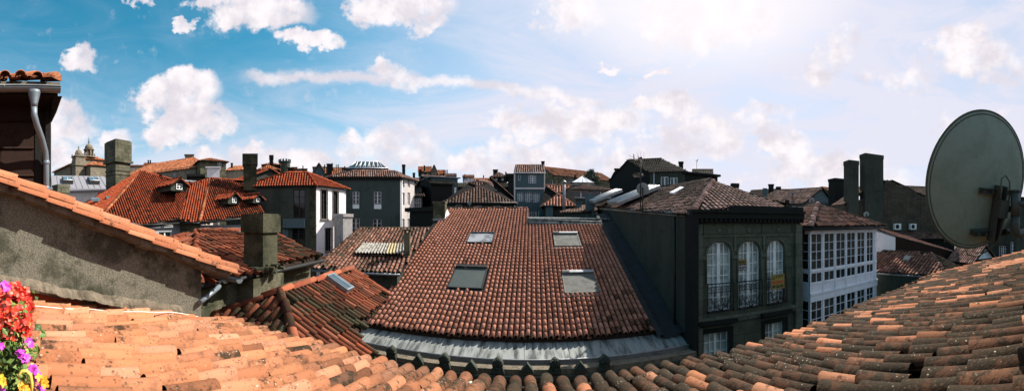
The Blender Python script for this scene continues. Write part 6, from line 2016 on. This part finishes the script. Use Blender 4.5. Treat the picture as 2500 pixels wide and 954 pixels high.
house('salmon_roof_house', 'far house with long salmon roof over a black wall', 1905, 58, 2000, 58, 8, 479, 1.6, 'gable_x', z_e=58 * (YH - 479) / F, wall='black_stone', tiles='tile_far', w=.4, l=.7)
house('dark_double_gable', 'dark house with two low gables and a round cowl left of the stacks', 1988, 52, 2030, 50, 6, 474, 1.0, 'gable_y', z_e=52 * (YH - 474) / F, wall='black_stone', tiles='tile_far', chim=[(1990, 1994, 460, 474, 52, .3, 'black_stone', 'big')])
c = at(1794, 480, 34); root = thing('tapered_chimney', 'black tapering chimney above the townhouse roof edge', 'chimney', (c.x, c.y, c.z - 3))
chimney(root, (c.x, c.y, c.z - 3), .95, .8, 3 + 32 / 800 * 34, R(-20), 'black_stone', .35, -.15, 'cap', name='stack', taper=.75)
small_dish('tiny grey dish low on the skyline by the pink roofs', 1992, 488, 44, .0001 + .2, 2.2)

# ================================================================== LEFT SKYLINE
# zinc roof building
root, fcs, ro = house('zinc_roof_house', 'house with pale standing-seam zinc roof and two open skylights at left', 118, 33, 262, 31, 4, 456, .12, 'flat', z_e=33 * (YH - 470) / F, wall='wall_cream', tiles='zinc_roof')
ro.name = 'eaves_slab'
P0, P1 = at2(112, 33), at2(520, 38); e_ = (P1 - P0).normalized(); n_ = Vector((-e_.y, e_.x));
if n_.dot(P0) < 0: n_ = -n_
ze = 33 * (YH - 457) / F
def zq(a, b, h=0): q_ = P0 + e_ * a + n_ * b; return Vector((q_.x, q_.y, ze + b * .42 + h))
L_ = (P1 - P0).length
m = MB(); m.slab([zq(0, -.2), zq(L_, -.2), zq(L_, 4.3), zq(0, 4.3)], .25)
zr = m.build('roof', 'zinc_roof', root)
m = MB()
a = 0
while a < L_:
    m.box8([zq(a, -.2, 0), zq(a + .03, -.2, 0), zq(a + .03, 4.3, 0), zq(a, 4.3, 0), zq(a, -.2, .05), zq(a + .03, -.2, .05), zq(a + .03, 4.3, .05), zq(a, 4.3, .05)]); a += .62
m.build('standing_seams', 'zinc', root, zr)
m = MB(); m.slab([zq(0, 4.3), zq(L_, 4.3), zq(L_, 12, -3.3), zq(0, 12, -3.3)], .25); m.build('rear_slope', 'zinc_roof', root, zr)
m = MB(); q0, q1 = zq(0, .0, -.25), zq(L_, .0, -.25); m.quad((q0.x, q0.y, -12), (q1.x, q1.y, -12), tuple(q1), tuple(q0)); m.build('wall', 'wall_cream', root)
for px in (168, 235):
    s, r = hit(P0, P1, px); u = s
    f_ = MB(); f_.box8([zq(u - .55, 1.0, .05), zq(u + .55, 1.0, .05), zq(u + .55, 2.9, .05), zq(u - .55, 2.9, .05), zq(u - .55, 1.0, .42), zq(u + .55, 1.0, .42), zq(u + .55, 2.9, .28), zq(u - .55, 2.9, .28)])
    fo = f_.build('skylight', 'dark_metal', root, zr); g = MB()
    g.poly([zq(u - .44, 1.12, .43), zq(u + .44, 1.12, .43), zq(u + .44, 2.78, .31), zq(u - .44, 2.78, .31)]); g.build('pane', 'glass_sky', root, fo)
    g = MB(); g.tube([zq(u, 1.1, .45), zq(u, 2.8, .33)], .03, 4); g.tube([zq(u - .5, 1.06, .45), zq(u + .5, 1.06, .45)], .05, 4); g.build('skylight_frame', 'alu_white', root, fo)
c = at(148, 480, 12); root = thing('stone_stub', 'weathered square stone chimney stub beside the dark clad house', 'chimney', (c.x, c.y, c.z - 3))
chimney(root, (c.x, c.y, c.z - 3), .44, .44, 3.42, R(20), 'ashlar_chimney', .3, .05, name='stack')

# church with two turrets
def build_church():
    r = 150
    k = r / F
    c = at(215, 440, r)
    root = thing('church', 'domed baroque church with bell turret and lantern above orange roofs', 'church', (c.x, c.y, -2))
    ya = -th(215) + R(25)
    def hipblock(px, r_, wpx, dep, py0, py1, pyr, nm, rise_in=.35):
        kk = r_ / F
        cc = at(px, py0, r_); w_ = wpx * kk
        b = MB(); b.box((cc.x, cc.y, -4), (w_ * .92, dep, (YH - py1) * kk + 4), ya); wo = b.build('wall', 'ashlar_far', root)
        cs, sn = math.cos(ya), math.sin(ya)
        def p(a, b_, z): return Vector((cc.x + a * cs - b_ * sn, cc.y + a * sn + b_ * cs, z))
        hw, hd = w_ / 2 + .3, dep / 2 + .8; z1, z2 = (YH - py1) * kk, (YH - pyr) * kk; i = rise_in
        B = [p(-hw, -hd, z1), p(hw, -hd, z1), p(hw, hd, z1), p(-hw, hd, z1)]; T = [p(-hw * i, -hd * i, z2), p(hw * i, -hd * i, z2), p(hw * i, hd * i, z2), p(-hw * i, hd * i, z2)]
        m = MB()
        for q in range(4): tiled(m, [B[q], B[(q + 1) % 4], T[(q + 1) % 4], T[q]], w=.8, l=2, seg=2, pans=False, moss=lambda x, y, z: .1)
        m.poly(T); m.build('roof', ['tile_far', 'tile_far'], root)
    hipblock(200, 158, 115, 22, 430, 416, 402, 'nave', .5)
    hipblock(232, 146, 66, 14, 430, 411, 398, 'aisle', .3)
    hipblock(222, 156, 58, 10, 410, 394, 380, 'drum', .1)
    # bell turret
    c = at(192, 420, 142); kk = 142 / F
    t = MB()
    z = lambda py: (YH - py) * kk
    t.box((c.x, c.y, -4), (5.0 * .9, 4.6 * .9, z(405) + 4), ya); t.box((c.x, c.y, z(405)), (4.8, 4.6, z(392) - z(405)), ya); t.box((c.x, c.y, z(392)), (4.4, 4.2, z(384) - z(392)), ya)
    t.box((c.x, c.y, z(384)), (5.2, 5.0, .5), ya); t.box((c.x, c.y, z(406)), (5.3, 5.1, .4), ya)
    to = t.build('bell_turret', 'ashlar_far', root)
    d = MB(); d.lathe((c.x, c.y, z(383)), [(1.6, 0), (1.65, .5), (1.7, 1.2), (1.55, 1.9), (1.2, 2.6), (.6, 3.1), (.25, 3.3), (.2, 3.9), (.35, 4.1), (.1, 4.5)], 16); d.tube([(c.x, c.y, z(383) + 4), (c.x, c.y, z(355))], .07, 5)
    d.tube([(c.x - .5, c.y, z(358)), (c.x + .5, c.y, z(358))], .06, 4)
    for a in (-1, 1):
        for b in (-1, 1):
            q = Vector((a * 2.2, b * 2.1)); q = Vector((q.x * math.cos(ya) - q.y * math.sin(ya), q.x * math.sin(ya) + q.y * math.cos(ya)))
            d.lathe((c.x + q.x, c.y + q.y, z(382)), [(.3, 0), (.3, .3), (.15, .5), (.3, .8), (.05, 1.5)], 8)
    d.build('dome', 'ashlar_far', root, to)
    # lantern
    c = at(217, 400, 152); kk = 152 / F
    l = MB(); n = 8
    l.lathe((c.x, c.y, z(384) if 0 else (YH - 386) * kk), [(3.2, 0), (3.2, .6), (2.6, .7), (2.2, .8)], 16)
    for i in range(n):
        a = 2 * math.pi * i / n + .2
        l.box((c.x + 1.9 * math.cos(a), c.y + 1.9 * math.sin(a), (YH - 382) * kk), (.7, .7, 14 * kk), a)
        l.lathe((c.x + 2.9 * math.cos(a), c.y + 2.9 * math.sin(a), (YH - 383) * kk), [(.3, 0), (.2, .6), (.3, .9), (.04, 1.6)], 6)
    l.lathe((c.x, c.y, (YH - 382) * kk), [(1.1, 0), (1.1, 14 * kk)], 10)
    l.lathe((c.x, c.y, (YH - 368) * kk), [(2.3, 0), (2.6, .3), (2.6, .6), (2.0, .7)], 16)
    lo = l.build('lantern', 'ashlar_far', root)
    d = MB(); d.lathe((c.x, c.y, (YH - 365) * kk), [(1.95, 0), (2.0, .6), (1.8, 1.4), (1.3, 2.1), (.7, 2.5), (.4, 2.6), (.35, 3.3), (.5, 3.5), (.15, 3.9), (.3, 4.6), (.06, 5.0)], 16); d.tube([(c.x, c.y, (YH - 345) * kk), (c.x, c.y, (YH - 333) * kk)], .08, 5)
    d.tube([(c.x - .6, c.y, (YH - 338) * kk), (c.x + .6, c.y, (YH - 338) * kk)], .07, 4)
    d.build('dome', 'ashlar_far', root, lo)
build_church()

# convent range with long orange roof
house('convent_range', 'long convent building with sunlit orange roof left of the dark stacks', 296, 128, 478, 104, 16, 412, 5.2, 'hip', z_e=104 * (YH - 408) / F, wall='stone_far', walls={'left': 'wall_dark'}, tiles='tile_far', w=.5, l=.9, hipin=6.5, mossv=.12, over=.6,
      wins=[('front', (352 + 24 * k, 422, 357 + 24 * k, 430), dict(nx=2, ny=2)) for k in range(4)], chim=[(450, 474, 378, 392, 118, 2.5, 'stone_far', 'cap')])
house('convent_tower_block', 'taller square stone end block of the convent with overhanging tile roof', 489, 99, 552, 101, 9, 391, 1.6, 'hip', z_e=99 * (YH - 391) / F, wall='wall_mossy', tiles='tile_far', w=.5, l=.9, over=.8,
      wins=[('front', (531, 396, 541, 412), dict(nx=2, ny=3, pane='glass_teal'))])
house('white_cube_house', 'small white cube house before the convent end block', 505, 80, 536, 80, 4, 410, .3, 'flat', wall='wall_white', tiles='wall_white')
house('amber_roof_house', 'low amber roof in front of the convent', 478, 62, 532, 62, 7, 434, 1.3, 'shed', z_e=62 * (YH - 437) / F, wall='stone_far', tiles='tile_far', w=.4, l=.7)
house('dark_ruin_house', 'dark flat-topped block behind the first dormer', 462, 42, 494, 42, 3, 431, .3, 'flat', wall='black_stone', tiles='black_stone')
house('grey_gable_house', 'grey gabled house left of the square dark chimney', 552, 88, 600, 86, 9, 414, 1.8, 'gable_x', z_e=88 * (YH - 416) / F, wall='stone_far', tiles='tile_far', w=.4, l=.8, chim=[(563, 569, 398, 412, 90, .8, 'black_stone')])
house('chimney_front_house', 'low tiled house immediately left of the square dark chimney', 552, 45, 600, 40, 7, 432, 1.4, 'gable_x', z_e=42 * (YH - 440) / F, wall='wall_dark', tiles='tile_red', w=.36, l=.6)
house('pyramid_roof_house', 'house with little orange pyramid roof right of the square dark chimney', 630, 70, 680, 70, 8, 413, 1.3, 'hip', z_e=70 * (YH - 414) / F, wall='black_stone', tiles='tile_far', w=.4, l=.8)
house('chimney_tower_house', 'house with shallow orange roof and a tall narrow chimney on the skyline', 641, 92, 682, 92, 7, 402, 1.0, 'hip', z_e=92 * (YH - 402) / F, wall='black_stone', tiles='tile_far', w=.4, l=.8, chim=[(657, 668, 379, 405, 86, 1, 'black_stone', 'big')])
def crenel():
    c = at(695, 410, 118); k = 118 / F
    root = thing('crenellated_tower', 'dark round battlemented tower on the left skyline', 'tower', (c.x, c.y, -4))
    m = MB(); m.lathe((c.x, c.y, -4), [(2.0, 0), (2.0, (YH - 398) * k + 4), (2.25, (YH - 397) * k + 4), (2.25, (YH - 395) * k + 4)], 16, sm=False); t = m.build('wall', 'wall_dark', root)
    for i in range(12):
        m = MB(); a = 2 * math.pi * i / 12; m.box((c.x + 2.1 * math.cos(a), c.y + 2.1 * math.sin(a), (YH - 395) * k), (.35, .6, .75), a)
        m.build('battlement', 'wall_bluegrey', root)
crenel()
specs = [  # name, label, px0, px1, r, depth, py_eave, rise, roof, wall, tiles, chimneys
    ('slate_lean_house', 'small house with pale grey lean-to roof right of the battlements', 702, 713, 88, 5, 409, .7, 'shed', 'black_stone', 'zinc_clean', []),
    ('orange_wall_house', 'small house with bright orange side right of the battlements', 713, 726, 90, 5, 408, .9, 'shed', 'tile_far', 'tile_far', []),
    ('broad_orange_house', 'broad low orange roof on the skyline above the brick red hip roof', 720, 748, 84, 7, 413, .8, 'gable_x', 'stone_far', 'tile_far', [(738, 741, 405, 412, 84)]),
    ('dark_blue_house', 'dark blue-walled house with steep gable left of the glass lantern', 762, 796, 62, 8, 424, 2.0, 'gable_y', 'wall_bluegrey', 'tile_dark', []),
    ('terracotta_house', 'terracotta roof behind the dark blue-walled gable', 765, 808, 90, 8, 409, 1.0, 'gable_x', 'stone_far', 'tile_far', [(775, 779, 400, 407, 90), (791, 794, 402, 412, 88)]),
    ('black_stack_house', 'low roof carrying a broad black chimney left of the glass lantern', 796, 830, 60, 6, 425, 1.6, 'gable_x', 'black_stone', 'tile_far', [(797, 812, 400, 424, 60), (810, 813, 399, 410, 60)]),
    ('twin_stack_house', 'pale roof with twin thin chimneys left of the glass lantern', 812, 850, 92, 8, 411, 1.0, 'gable_x', 'stone_far', 'tile_far', [(820, 822, 402, 410, 90), (824, 827, 402, 410, 90), (840, 843, 406, 412, 88)]),
    ('ochre_roof_house', 'faint pink roofs low on the far left skyline', 352, 397, 170, 10, 402, 2.0, 'gable_x', 'wall_cream', 'tile_far', [(360, 364, 391, 400, 170), (365, 369, 391, 400, 170)]),
    ('far_villa', 'distant villa with faded roof above the convent ridge', 318, 350, 180, 10, 405, 1.5, 'gable_x', 'stone_far', 'tile_far', []),
    ('crown_house', 'largest of the central skyline houses with orange roof and blue-grey front', 1023, 1052, 92, 8, 419, 2.2, 'gable_x', 'wall_bluegrey', 'tile_far', [(1034, 1038, 404, 412, 92), (1022, 1030, 414, 424, 90)]),
    ('brick_gable_house', 'orange gabled house leaning against the largest skyline house', 1052, 1068, 88, 7, 421, 2.2, 'gable_y', 'stone_far', 'tile_far', []),
    ('low_white_house', 'low white house with two small windows below the orange skyline gable', 1051, 1066, 82, 5, 427, .8, 'shed', 'wall_bluegrey', 'tile_dark', []),
    ('shaded_orange_house', 'orange roofed house with a dark stack in the central skyline', 1066, 1086, 90, 7, 424, 1.6, 'gable_x', 'wall_mossy', 'tile_far', [(1082, 1085, 415, 432, 84), (1090, 1093, 415, 424, 90)]),
    ('green_roof_house', 'white-walled skyline house with green mossy roof', 1088, 1112, 80, 8, 429, 1.2, 'gable_x', 'wall_white', 'tile_dark', []),
    ('pale_blue_house', 'pale blue low house with twin window on the skyline', 1132, 1155, 78, 9, 432, 1.2, 'gable_x', 'wall_white', 'tile_far', [(1134, 1136, 425, 434, 78), (1179, 1182, 428, 436, 84)]),
    ('rust_roof_house', 'rusty low roof between the pale blue house and the dark stacked house', 1158, 1196, 72, 7, 442, 1.2, 'gable_x', 'stone_far', 'tile_far', []),
    ('stacked_house', 'dark skyline house with twin square stacks and pale shutters', 1199, 1238, 70, 7, 431, 1.2, 'hip', 'black_stone', 'tile_dark', [(1203, 1216, 414, 430, 72), (1233, 1237, 420, 434, 70)]),
    ('end_dark_house', 'narrow dark house touching the narrow blue house on the left', 1240, 1257, 60, 6, 432, .6, 'flat', 'black_stone', 'black_stone', []),
    ('round_stack_house', 'low dark house with a round black stack right of the lantern house', 1003, 1024, 70, 6, 440, 1.0, 'gable_x', 'black_stone', 'tile_dark', [(1007, 1014, 422, 436, 64)]),
    ('far_pink_house', 'distant pink roofed house at the right of the skyline', 1840, 1862, 80, 8, 474, 1.0, 'gable_x', 'wall_cream', 'tile_far', []),
]
for nm, lb, px0, px1, r, dep, pye, rise, rf, wl, tl, ch in specs:
    ws = []
    if px1 - px0 > 13 and nm not in ('orange_wall_house', 'end_dark_house', 'rust_roof_house'):
        w_ = (px1 - px0) / 7
        for q in (.25, .65):
            x = px0 + (px1 - px0) * q; ws.append(('front', (x, pye + 3.5, x + w_, pye + 9.5), dict(nx=2, ny=2)))
    house(nm, lb, px0, r, px1, r, dep, pye, rise, rf, z_e=r * (YH - pye) / F, wall=wl, tiles=tl, w=.34, l=.6, mossv=.15, wins=ws,
          chim=[(*c_, .7, 'black_stone', 'cap') for c_ in ch], caps=False)

# ---- the one dark tree on the skyline
def build_tree():
    c = at(1442, 452, 88); rg = random.Random(9)
    root = thing('tree', 'dark rounded evergreen tree standing behind the glass pyramid roof', 'tree', (c.x, c.y, -3))
    t = MB(); t.tube([(c.x, c.y, -3), (c.x + .1, c.y, 6), (c.x - .1, c.y, 11)], [.35, .28, .12], 8)
    for k in range(7):
        a = rg.random() * 6.28; z_ = rg.uniform(6, 10); t.tube([(c.x, c.y, z_), (c.x + 1.2 * math.cos(a), c.y + 1.2 * math.sin(a), z_ + 1)], [.12, .04], 5)
    t.build('trunk', 'bark', root)
    f = MB(); k = 88 / F
    clumps = [(0, 427, 1.5), (-9, 434, 1.4), (8, 433, 1.3), (0, 436, 1.9), (-14, 441, 1.0), (12, 440, 1.2), (2, 421, .9), (-4, 445, 1.8), (9, 446, 1.3)]
    for dx, py, rr in clumps:
        q0 = at(1442 + dx, py, 88 + rg.uniform(-1, 1))
        for i in range(420):
            d = Vector((rg.gauss(0, 1), rg.gauss(0, 1), rg.gauss(0, 1))).normalized() * rr * rg.uniform(.5, 1.08)
            p = q0 + d; s = rg.uniform(.10, .24)
            a = Vector((rg.gauss(0, 1), rg.gauss(0, 1), rg.gauss(0, 1))).normalized(); b = a.cross(Vector((rg.gauss(0, 1), rg.gauss(0, 1), .3))).normalized()
            f.poly([p, p + a * s + b * s * .5, p + a * s * 2, p + a * s - b * s * .5])
    f.build('crown', 'tree_leaf', root)
build_tree()
